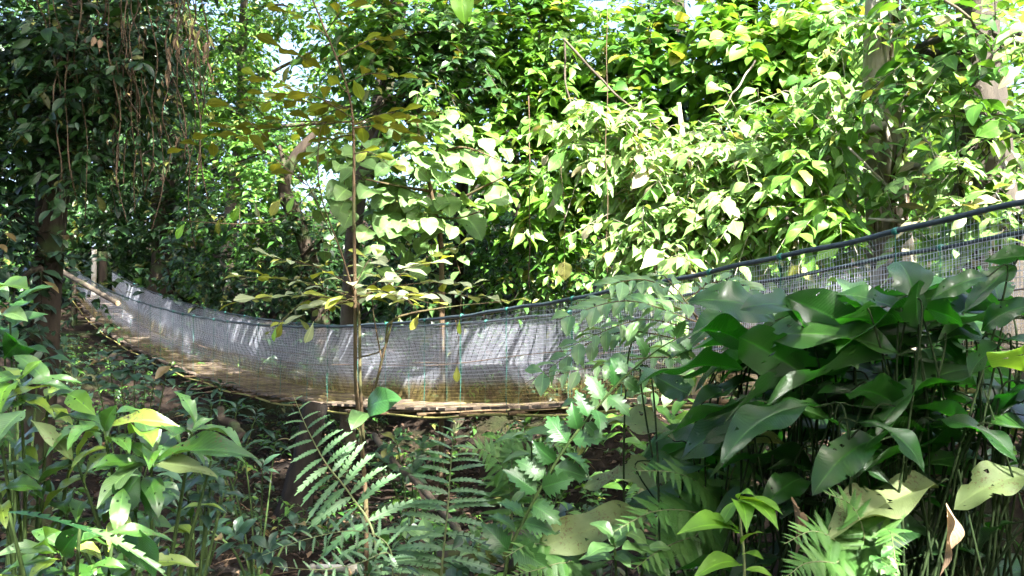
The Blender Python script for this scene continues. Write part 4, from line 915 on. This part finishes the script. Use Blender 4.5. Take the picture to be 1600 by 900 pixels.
for k in range(60):                                      # low blades, most with shade put into their leaf colour
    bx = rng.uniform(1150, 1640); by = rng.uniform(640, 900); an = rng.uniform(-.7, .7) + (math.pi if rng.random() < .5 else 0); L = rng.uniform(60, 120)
    pleaf((bx + L * math.cos(an), by + L * .5 * math.sin(an) + 10), (bx, by), (rng.uniform(-.3, .3), rng.uniform(-.6, .4), 1.0), rng.uniform(.8, 1.1), 'leaf_helic_shade' if k % 3 else 'leaf_helic', dd=rng.uniform(-.2, 1.0), hi=True)
for k in range(16):                                      # blades drooping in front of the stalks
    bx = 1180 + k * 28 + rng.uniform(-12, 12); by = rng.uniform(610, 700); sg = -1 if rng.random() < .6 else 1; L = rng.uniform(100, 160)
    pleaf((bx + sg * L, by + rng.uniform(20, 70)), (bx, by), (rng.uniform(-.2, .2), rng.uniform(-.6, .3), 1.0), rng.uniform(.85, 1.1), 'leaf_helic', dd=rng.uniform(-.35, .1), hi=True)
for k in range(4):                                      # bare stalks in the dark below
    i = rng.integers(0, 7); px, d, base, t, b, st = helic[i]; a = base + np.append(rng.normal(size=2) * .25, 0)
    e = P(px + rng.uniform(-90, 90), rng.uniform(560, 680), d + rng.uniform(.0, .7)); st.append([np.append(a, .008), np.append((a + e) / 2 + rng.normal(size=3) * .05, .006), np.append(e, .004)])
for px, d, base, t, b, st in helic: stem_tube(t, 'stalk', st, 'stem_dark', base, 6)
def dry_leaf(label, tip, bs, d, wf):
    B = P(*bs, d); T = P(*tip, d - .1); o0 = P(bs[0], bs[1], d); key = f'dry{bs[0]}'
    leaf_template(key, 'lance', 30, 5, fold=.9, droop=.5, wave=.45, twist=1.1, seed=bs[0], holes=6); V, TT, UV = TM[key]
    y = unit(T - B); x = unit(np.cross(y, [.5, -1, .2])); z = np.cross(x, y); L = np.linalg.norm(T - B)
    W = V @ np.stack([x * wf, y, z]) * L
    o = link('dry_leaf', raw_mesh('dry_leaf', W, TT, UV, None, MAT['leaf_dry'])); o.location = Vector(B); tag(o, label, 'dead leaf')
dry_leaf('curled brown dead leaf hanging under the clump, bottom right', (1476, 905), (1478, 785), 4.3, 1.0)
dry_leaf('narrow brown dead leaf hanging below the spotted grey-green leaf', (1248, 875), (1236, 775), 4.6, .9)

# ------------------------------------------------------------------ broad shrubs lower left
def shrub(label, foot, d, nodes, heroes, mat='leaf_shrub', tms=H_LA, name='broadleaf_shrub', cap=300, stem='stem_green', group=None, cat='shrub'):
    f = P(*foot, d); base = gpt(f[0], f[1]); t = thing(name, base, label, cat, group); b = Batch(t, base, cap); paths = []
    for (px, py, dd, nl, s, lean) in nodes:
        N = P(px, py, d + dd); k = (base * .5 + N * .5) + np.array([0, .1, .12]); paths.append([np.append(base, .014), np.append(k, .011), np.append(N, .006)])
        ax = unit(N - k + np.array([lean, -.2, .3])); e1 = unit(np.cross(ax, [0, 1, .2])); e2 = np.cross(ax, e1)
        for i in range(nl):
            a = i * 2.399 + rng.uniform(-.3, .3); q = N + ax * (i / max(nl, 1) - .6) * .16
            y = (e1 * math.cos(a) + e2 * math.sin(a)) + ax * (.1 + .5 * i / nl) + np.array([0, 0, -.1]) + rng.normal(size=3) * .12
            b.put(tms, mat, q, y, ax + np.array([0, -.25, .7]) + rng.normal(size=3) * .2, s / F * (d + dd) * rng.uniform(.7, 1.15), rng.uniform(.9, 1.1))
    for (bs, tip, n, wf, mt) in heroes:
        dd = d + rng.uniform(-.15, .05); B = P(*bs, dd); b.bt(tms, mt or mat, B, P(*tip, dd - rng.uniform(-.1, .35)), n, wf, 1.05)
    stem_tube(t, 'stem', paths, stem, base)
    return t
shrub('broad-leaved shrub with drooping pale leaves in the lower left', (210, 880), 4.8,
      [(163, 672, 0, 6, 95, -.2), (237, 724, 0, 7, 105, .3), (300, 675, .1, 6, 85, .5), (120, 720, .3, 6, 90, -.3), (210, 780, .4, 6, 85, .2), (150, 800, .5, 7, 90, -.2), (280, 800, .6, 6, 70, .2), (90, 780, .5, 7, 90, -.3), (240, 850, .5, 6, 70, 0), (330, 720, .4, 5, 60, .3)],
      [((163, 674), (176, 636), (0, -.9, .5), 1.5, None), ((152, 664), (100, 692), (-.2, -.6, .8), 1.1, None), ((165, 668), (274, 656), (0, -.45, .9), .75, None), ((178, 706), (117, 758), (-.5, -.6, .7), .85, None),
       ((236, 722), (150, 778), (-.3, -.7, .7), .75, 'leaf_comp'), ((232, 722), (182, 730), (0, -.7, .7), 1.1, 'leaf_comp'), ((238, 722), (388, 698), (0, -.4, .9), .6, None), ((240, 726), (332, 736), (0, -.7, .7), .85, 'leaf_old'), ((236, 718), (200, 690), (-.2, -.7, .7), 1.1, None),
       ((48, 656), (116, 716), (.1, -.7, .7), .8, 'leaf_old'), ((40, 640), (-12, 690), (-.1, -.9, .5), 1.6, 'leaf_comp'), ((300, 672), (332, 650), (0, -.8, .6), .8, 'leaf_comp'), ((200, 678), (242, 684), (0, .5, .8), 1.0, 'leaf_lime'), ((210, 760), (250, 815), (.1, .9, .3), 1.5, 'leaf_helic'), ((220, 740), (180, 800), (-.1, .9, .3), 1.5, 'leaf_helic')])
shrub('yellow-green young shrub at the left edge above the drooping one', (20, 760), 5.0,
      [(32, 605, 0, 7, 78, .1), (75, 618, .1, 6, 85, .3), (-5, 640, -.1, 6, 90, -.1), (125, 640, .2, 4, 70, .3), (20, 700, .1, 7, 85, 0), (60, 740, .2, 7, 80, .2), (0, 770, 0, 6, 85, 0)],
      [((30, 590), (-6, 600), (0, -.6, .8), 1.0, 'leaf_lime'), ((34, 592), (62, 562), (0, -.7, .6), .9, 'leaf_lime'), ((28, 600), (-8, 628), (-.1, -.8, .6), 1.1, 'leaf_lime'), ((106, 616), (142, 640), (.1, -.9, .5), 1.25, 'leaf_lime'), ((60, 598), (122, 612), (0, -.6, .8), .7, None)])
shrub('broad-leaved shrub on the bottom edge at the far left', (110, 960), 4.2,
      [(98, 868, 0, 6, 88, -.1), (175, 850, .1, 6, 95, .4), (40, 900, 0, 5, 90, -.3), (215, 890, .2, 5, 80, .3), (140, 905, -.1, 5, 70, 0)],
      [((88, 864), (-4, 857), (0, -.6, .8), .8, 'leaf_comp'), ((96, 868), (122, 828), (.2, -.9, .3), 1.4, 'leaf_helic'), ((92, 864), (66, 826), (-.2, -.8, .5), .8, 'leaf_lime'), ((160, 835), (268, 836), (0, -.5, .9), .8, None), ((85, 872), (-5, 896), (0, -.6, .8), .8, None), ((175, 850), (262, 900), (.2, .9, .3), 1.2, 'leaf_helic')])
shrub('glossy dark shrub at the left edge beside the vine-clad trunk', (10, 680), 7.0, [(15, 480, 0, 6, 60, .2), (25, 545, 0, 7, 62, .2), (5, 520, .2, 6, 60, 0), (60, 570, .3, 5, 52, .3)], [((-10, 455), (36, 446), (0, -.5, .9), .9, 'leaf_lime'), ((2, 490), (38, 496), (0, -.7, .7), 1.0, 'leaf_comp'), ((5, 560), (36, 530), (0, .8, .5), 1.2, 'leaf_helic')], mat='leaf_saw', tms=M_EL)
shrub('bluish small-leaved bush in shade right of the drooping shrub', (300, 860), 6.6, [(290, 760, 0, 8, 52, 0), (330, 740, .2, 7, 44, .2), (265, 740, .2, 7, 44, -.2), (320, 790, .1, 7, 40, .2), (350, 770, .5, 7, 36, .2), (280, 800, .2, 6, 36, 0)], [], mat='leaf_blue', tms=M_EL)
shrub('light green pointed-leaf seedling right of the ladder-like fern', (840, 820), 7.4, [(830, 690, 0, 4, 46, .0), (860, 700, .1, 4, 46, .2)], [((830, 688), (765, 690), (0, -.5, .9), .8, None), ((810, 690), (885, 676), (0, -.6, .8), .9, None), ((790, 730), (772, 765), (0, -.8, .6), .9, None), ((830, 760), (792, 800), (-.2, -.7, .7), .9, None)], mat='leaf_comp', tms=M_LA)
shrub('grey-green seedling before the mossy boulders at the foot of the ladder-like fern', (690, 905), 8.9, [(670, 850, 0, 6, 46, -.1), (745, 855, 0, 6, 44, .1), (630, 840, 0, 5, 40, -.2)], [], mat='leaf_comp', tms=M_EL)
shrub('pale three-lobed low plant on the bottom edge right of the old yellow leaf', (980, 905), 5.2, [(960, 850, 0, 6, 52, 0), (1010, 860, 0, 6, 52, .1), (1060, 850, .2, 6, 46, .1)], [], mat='leaf_comp', tms=M_BR)
shrub('sunlit yellowish seedling beneath the right half of the bridge', (1060, 760), 9.0, [(1050, 660, 0, 8, 40, 0), (1010, 700, .2, 7, 36, 0), (1100, 650, .2, 7, 38, .1), (1130, 690, .4, 6, 36, .1), (970, 660, .5, 7, 34, 0)], [], mat='leaf_bright', tms=M_EL)
shrub('round-leaved seedling in the dark lower right beside the dead leaf', (1380, 930), 4.3, [(1375, 880, 0, 5, 34, 0), (1395, 895, 0, 4, 30, 0)], [], mat='leaf_saw', tms=M_BR)
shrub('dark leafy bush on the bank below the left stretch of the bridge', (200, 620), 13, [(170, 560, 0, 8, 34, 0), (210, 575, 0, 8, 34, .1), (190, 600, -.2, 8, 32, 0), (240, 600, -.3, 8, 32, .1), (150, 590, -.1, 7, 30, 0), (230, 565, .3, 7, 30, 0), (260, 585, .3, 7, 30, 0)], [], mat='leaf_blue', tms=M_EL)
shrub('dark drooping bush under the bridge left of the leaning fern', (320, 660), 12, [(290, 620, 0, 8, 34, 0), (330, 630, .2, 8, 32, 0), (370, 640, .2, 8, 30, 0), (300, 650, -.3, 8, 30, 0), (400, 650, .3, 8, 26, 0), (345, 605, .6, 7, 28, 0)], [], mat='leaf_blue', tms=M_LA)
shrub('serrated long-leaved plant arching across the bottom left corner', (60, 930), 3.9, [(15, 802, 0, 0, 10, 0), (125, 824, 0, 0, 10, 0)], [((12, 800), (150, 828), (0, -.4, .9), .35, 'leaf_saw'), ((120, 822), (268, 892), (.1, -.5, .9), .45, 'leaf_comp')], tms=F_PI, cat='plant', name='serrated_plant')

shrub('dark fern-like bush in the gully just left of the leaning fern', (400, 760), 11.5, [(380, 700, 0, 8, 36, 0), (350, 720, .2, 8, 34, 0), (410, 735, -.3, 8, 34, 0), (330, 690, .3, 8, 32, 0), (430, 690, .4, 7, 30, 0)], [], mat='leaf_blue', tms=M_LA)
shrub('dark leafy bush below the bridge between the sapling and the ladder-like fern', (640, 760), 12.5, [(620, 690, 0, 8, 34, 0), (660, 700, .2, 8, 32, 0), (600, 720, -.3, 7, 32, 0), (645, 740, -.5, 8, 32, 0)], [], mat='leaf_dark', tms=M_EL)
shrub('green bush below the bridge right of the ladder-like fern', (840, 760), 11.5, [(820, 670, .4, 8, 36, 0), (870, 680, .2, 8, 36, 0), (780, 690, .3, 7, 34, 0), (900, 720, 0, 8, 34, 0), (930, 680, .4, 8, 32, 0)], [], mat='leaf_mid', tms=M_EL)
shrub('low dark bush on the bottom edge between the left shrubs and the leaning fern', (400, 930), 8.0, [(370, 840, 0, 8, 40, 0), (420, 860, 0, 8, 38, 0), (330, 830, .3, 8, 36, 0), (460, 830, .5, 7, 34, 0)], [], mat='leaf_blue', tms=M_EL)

# ------------------------------------------------------------------ vines, hanging things, branches
def vine(label, pts, name='hanging_vine', mat='vine_brown', r=None, cat='vine', wobble=.03, seed=0, group=None):
    rows = [R4(*p) if len(p) == 4 else R4(*p, r) for p in pts]; q = wob(smooth_path(rows, 8 * len(rows)), wobble, seed); base = q[-1, :3].copy()
    mb = MB(); mb.tube(q[:, :3], np.maximum(q[:, 3], .002), 6)
    o = link(name, mb.mesh(name, MAT[mat], base)); o.location = Vector(base); return tag(o, label, cat, group)
vine('thin straight vine hanging right of centre down to the sunlit leaves', [(948, -30, 13), (948, 200, 13), (949, 430, 13)], r=.006, wobble=.03)
vine('thin brown vine hanging through the round-leaved tree top to bridge', [(826, 150, 15), (828, 300, 15), (827, 450, 15)], r=.009, wobble=.015)
vine('pale slanting branch across the upper right of centre', [(880, 60, 15, .022), (930, 115, 15, .02), (990, 170, 15, .016), (1050, 215, 15, .01)], name='bare_branch', mat='bark_brown', cat='branch')
vine('pale curved vine dropping from the upper centre into sunlit leaves', [(882, 60, 15.2, .018), (885, 140, 15.1, .016), (905, 185, 15, .013), (910, 225, 15, .008)], mat='bark_brown')
vine('forked bare twig at the top right before the big dark trunk', [(1475, 0, 10.4, .016), (1510, 25, 10.4, .015), (1535, 52, 10.4, .012), (1570, 75, 10.4, .006)], name='bare_branch', mat='bark_brown', cat='branch')
vine('thin bare twig hanging straight down beside the big dark trunk', [(1520, 40, 10.4, .012), (1528, 75, 10.4, .010), (1515, 100, 10.4, .005)], name='bare_branch', mat='bark_brown', cat='branch')
vine('slanting dry stem before the pale wrapped trunk', [(1325, 230, 11.3, .014), (1370, 275, 11.3, .014), (1420, 320, 11.4, .01), (1440, 340, 11.4, .008)], name='bare_branch', mat='bark_pale', cat='branch')
vine('dry liana rising to the left of the big dark trunk', [(1495, 345, 11, .014), (1488, 280, 11, .016), (1465, 240, 11, .016), (1440, 210, 11, .012)], mat='bark_pale')
vine('slanting pale stem above the shaded tree at right of centre', [(1180, 95, 15, .016), (1150, 140, 15, .014), (1125, 178, 15, .01)], name='bare_branch', mat='bark_pale', cat='branch')
vine('horizontal pale limb beside the leaning brown trunk', [(640, 122, 17.2, .04), (680, 112, 17.2, .035), (715, 108, 17.2, .03)], name='bare_branch', mat='bark_pale', cat='branch')
vine('curved grey limb under the horizontal pale one', [(600, 155, 17.2, .05), (640, 150, 17.2, .045), (660, 185, 17.1, .04), (665, 220, 17, .02)], name='bare_branch', mat='bark_brown', cat='branch')
k = 0
for lab, x0, ln, d, col in [('brown creeper tangle hanging at top left beside the pods', 208, 250, 13.2, 8), ('brown creeper curtain hanging from the top in front of the slim dark trunk', 258, 230, 13, 9), ('reddish dry creeper hanging at the top left between two trunks', 165, 180, 13.3, 7), ('dry looping creeper hanging over the dark leaves at upper left', 120, 260, 12.8, 6)]:
    base = P(x0, -30, d); t = thing('creeper', base, lab, 'vine'); mb = MB()
    for j in range(col):
        x = x0 + rng.uniform(-75, 75); L = ln * rng.uniform(.5, 1.5); pts = []
        for s in np.linspace(0, 1, 7): pts.append(R4(x + rng.uniform(-14, 14) + 18 * s, -40 + L * s * 1.15, d + rng.uniform(-.25, .25), rng.uniform(.005, .012)))
        q = smooth_path(pts, 34); mb.tube(q[:, :3], q[:, 3], 5)
    link('strand', mb.mesh('strand', MAT['vine_brown'], base), t); b = Batch(t, base, 120)
    for j in range(26):
        dd = d + rng.uniform(-.3, .3); p = P(x0 + rng.uniform(-45, 60), rng.uniform(0, ln), dd); b.put(S_LA + S_OV, 'leaf_dry' if rng.random() < .3 else 'leaf_blue', p, np.array([rng.uniform(-.4, .4), rng.uniform(-.4, .4), -1]), rng.normal(size=3) + np.array([0, -1, 0]), rng.uniform(.1, .2), .8)
def pods():
    d = 12.6; base = P(300, 20, d); t = thing('pod_cluster', base, 'drooping sprays of dry pale seed pods at the upper left', 'seed pods'); b = Batch(t, base, 200, name='pod'); paths = []
    for a in [((285, 0), (300, 50), (312, 90)), ((300, 40), (320, 75), (330, 125)), ((285, 30), (265, 80), (262, 130)), ((290, 10), (305, 60), (290, 100)), ((300, 30), (325, 60), (318, 75))]:
        paths.append([R4(*p, d, .006) for p in a]); q = smooth_path(paths[-1], 20)
        for i in range(9):
            p = q[4 + (i * 7) % 16, :3] + rng.normal(size=3) * .03; b.put(S_LA, 'leaf_yellow' if i % 5 == 0 else 'leaf_dry', p, np.array([rng.uniform(-.3, .3), rng.uniform(-.3, .3), -1]), (rng.uniform(-1, 1), -1, 0), rng.uniform(.1, .17), .9)
    stem_tube(t, 'stalk', paths, 'vine_brown', base, 5)
pods()
def hanging(label, px, py, s, d, mat, tms, top, n=(0, -1, .2), yd=(0, 0, -1)):
    p = P(px, py, d); base = P(*top, d); t = thing('hanging_leaf', base, label, 'leaf'); stem_tube(t, 'stalk', [[np.append(base, .004), np.append((base + p) / 2 + [.02, 0, 0], .003), np.append(p, .002)]], 'vine_brown', base, 5)
    b = Batch(t, base, 5); b.put(tms[:1], mat, p, np.array(yd, float), n, s / F * d, 1.0)
hanging('single yellow leaf full of holes hanging above the bridge', 882, 403, 30, 11, 'leaf_yellow', M_RO, (875, 250), (0, -1, .15))
hanging('single olive leaf hanging before the mossy mesh', 714, 570, 26, 8.6, 'leaf_olive', M_OB, (712, 500))
hanging('blurred bright green leaf poking in at the top edge near the lens', 718, -30, 66, 2.0, 'leaf_lime', M_BR, (716, -80), (0, -1, .3), (.12, 0, -1))

# ------------------------------------------------------------------ logs, stump, boulders
def log(label, a, b_, r, mat, name='fallen_log', cut=None, d0=None, wobble=.03):
    A, B = P(*a), P(*b_); base = (A + B) / 2; t = thing(name, base, label, 'log'); q = wob(smooth_path([np.append(A, r), np.append((A + B) / 2, r * 1.02), np.append(B, r * .92)], 14), wobble, 3)
    mb = MB(); flute(q[:, :3], q[:, 3], 12, 5, mb, .07); link('trunk', mb.mesh('trunk', MAT[mat], base), t)
    if cut:
        mb = MB(); dv = unit(q[-1, :3] - q[-2, :3]); mb.tube([q[-1, :3] - dv * .01, q[-1, :3] + dv * .008], [r * .93, r * .9], 14); link('cut_end', mb.mesh('cut_end', MAT['cut_wood'], base, False), t)
log('pale sawn log lying against the left end of the bridge', (75, 412, 23), (184, 474, 20.5), .055, 'bark_brown', cut=True, wobble=.0)
log('pale dead log leaning on the bank under the bridge', (585, 680, 13.5), (735, 860, 10.0), .04, 'bark_brown', wobble=.02)
log('small pale cut branch lying on the bottom edge by the sapling foot', (488, 886, 8.2), (560, 892, 7.9), .03, 'bark_white', cut=True)
log('short stump of root on the dark bank left of the leaning fern', (345, 640, 12.5), (372, 690, 11.6), .055, 'bark_dark', name='stump')
def dark_post():
    A = P(492, 632, 16); g = gpt(*P(455, 760, 15.4)[:2], -.2); t = thing('dead_stump', g, 'black leaning stump propping the bridge beside the leaning fern', 'stump'); mb = MB()
    q = smooth_path([np.append(g, .30), np.append((A + g) / 2, .22), np.append(A, .2)], 10); flute(q[:, :3], q[:, 3], 12, 8, mb, .15); link('trunk', mb.mesh('trunk', MAT['bark_black'], g), t)
dark_post()
def boulder(label, px, py, d, s, mat, sq=.6, seed=0):
    p = P(px, py, d); r = np.random.default_rng(seed); n, m_ = 14, 22; V = []
    ks = r.normal(size=(6, 3)) * 2.2; ph = r.uniform(0, 6, 6)
    for i in range(n + 1):
        th = math.pi * i / n
        for j in range(m_):
            a = 2 * math.pi * j / m_; u = np.array([math.sin(th) * math.cos(a), math.sin(th) * math.sin(a), math.cos(th)])
            V.append(u * (1 + .10 * np.sin(ks @ u + ph).sum() * .6 + .02 * math.sin(9 * a + 7 * th)) * [1, .85, sq])
    V = np.array(V) * s / F * d; T = []
    for i in range(n):
        for j in range(m_):
            a, b_, c, e = i * m_ + j, i * m_ + (j + 1) % m_, (i + 1) * m_ + (j + 1) % m_, (i + 1) * m_ + j; T += [(a, c, b_), (a, e, c)]
    g = float(ground(p[0], p[1])); z = min(p[2], g + s / F * d * sq * .5)
    o = link('boulder', raw_mesh('boulder', V, np.array(T), V[:, :2], None, MAT[mat])); o.location = (p[0], p[1], z); tag(o, label, 'boulder', 'boulders in the stream bed')
for k, a in enumerate([('moss-covered boulder on the bottom edge below the bluish bush', 345, 890, 9.6, 52, 'stone_moss'), ('mossy boulder at the foot of the ladder-like fern', 740, 830, 10.2, 70, 'stone_moss'), ('low mossy rock on the bottom edge below the ladder-like fern', 660, 885, 9.0, 80, 'stone_moss'),
                       ('mossy brown rock behind the toothed climber', 835, 805, 9.6, 44, 'stone_moss'), ('small mossy rock left of the spotted yellow leaf', 825, 865, 8.6, 36, 'stone_moss'), ('pale grey stone at the bottom behind the lime seedling', 1120, 830, 8.0, 40, 'stone_pale'), ('pale grey stone right of the lime seedling', 1235, 815, 7.6, 44, 'stone_pale'),
                       ('small pale stone on the bottom edge left of the lime seedling', 1110, 885, 7.2, 30, 'stone_pale')]): boulder(*a, seed=k)

# ------------------------------------------------------------------ litter and ground cover
def litter():
    e = thing('leaf_litter', (0, 12, 0), 'brown fallen leaves lying on the forest floor', 'leaf litter'); e['kind'] = 'stuff'; b = Batch(e, (0, 12, 0), 0)
    n = 14000; x = rng.uniform(-9, 7, n); y = rng.uniform(6, 22, n); p = np.stack([x, y, ground(x, y) + rng.uniform(.0, .05, n)], -1)
    b.put(S_EL + S_OV, 'leaf_litter', p, np.stack([rng.normal(size=n), rng.normal(size=n), rng.normal(size=n) * .25], -1), np.array([0, 0, 1.0]) + rng.normal(size=(n, 3)) * .45, rng.uniform(.07, .17, n))
    mb = MB()
    for i in range(420):
        xx, yy = rng.uniform(-7, 5), rng.uniform(7.5, 17); a = rng.uniform(0, 6.28); L = rng.uniform(.15, .7); c = gpt(xx, yy, .04)
        mb.tube([c, c + [L * .5 * math.cos(a), L * .5 * math.sin(a), rng.uniform(0, .15)], c + [L * math.cos(a), L * math.sin(a), rng.uniform(-.02, .2)]], [.009, .007, .003], 4)
    o = link('twig', mb.mesh('twig', MAT['vine_brown'], (0, 12, 0)), e); o['kind'] = 'stuff'
litter()
def cover():
    e = thing('ground_cover', (0, 12, 0), 'low tangle of small leafy plants on the bank under the bridge', 'ground cover'); e['kind'] = 'stuff'; b = Batch(e, (0, 12, 0), 0); tw = MB()
    n = 3000; x = rng.uniform(-14, 8, n); y = rng.uniform(6, 28, n)
    dx = x - LOWP[0]; dy = y - LOWP[1]; t_ = dx * BD[0] + dy * BD[1]; v = dx * BN[0] + dy * BN[1]
    dens = .25 + .75 * (np.sin(x * 1.7 + 2) * np.sin(y * 1.3) > -.1) ; bare = (abs(x + 2.4) < 1.3) & (abs(y - 10.6) < 1.6)
    keep = (rng.random(n) < dens) & ~(bare & (rng.random(n) < .6)); lobes = []
    for xx, yy, vv in zip(x[keep], y[keep], v[keep]):
        h = rng.uniform(.08, .35) if -1 < vv < 1.8 else rng.uniform(.1, .7)
        lobes.append((gpt(xx, yy, h), np.array([.22, .22, h * .8]), 2))
    sprays(b, tw, lobes, S_OV + S_LA, ['leaf_dark', 'leaf_blue', 'leaf_mid', 'leaf_dark'], .15, nl=7, tl=(.18, .45), tr=.004)
    o = link('twig', tw.mesh('twig', MAT['stem_green'], (0, 12, 0)), e); o['kind'] = 'stuff'
cover()

finish_leaves()
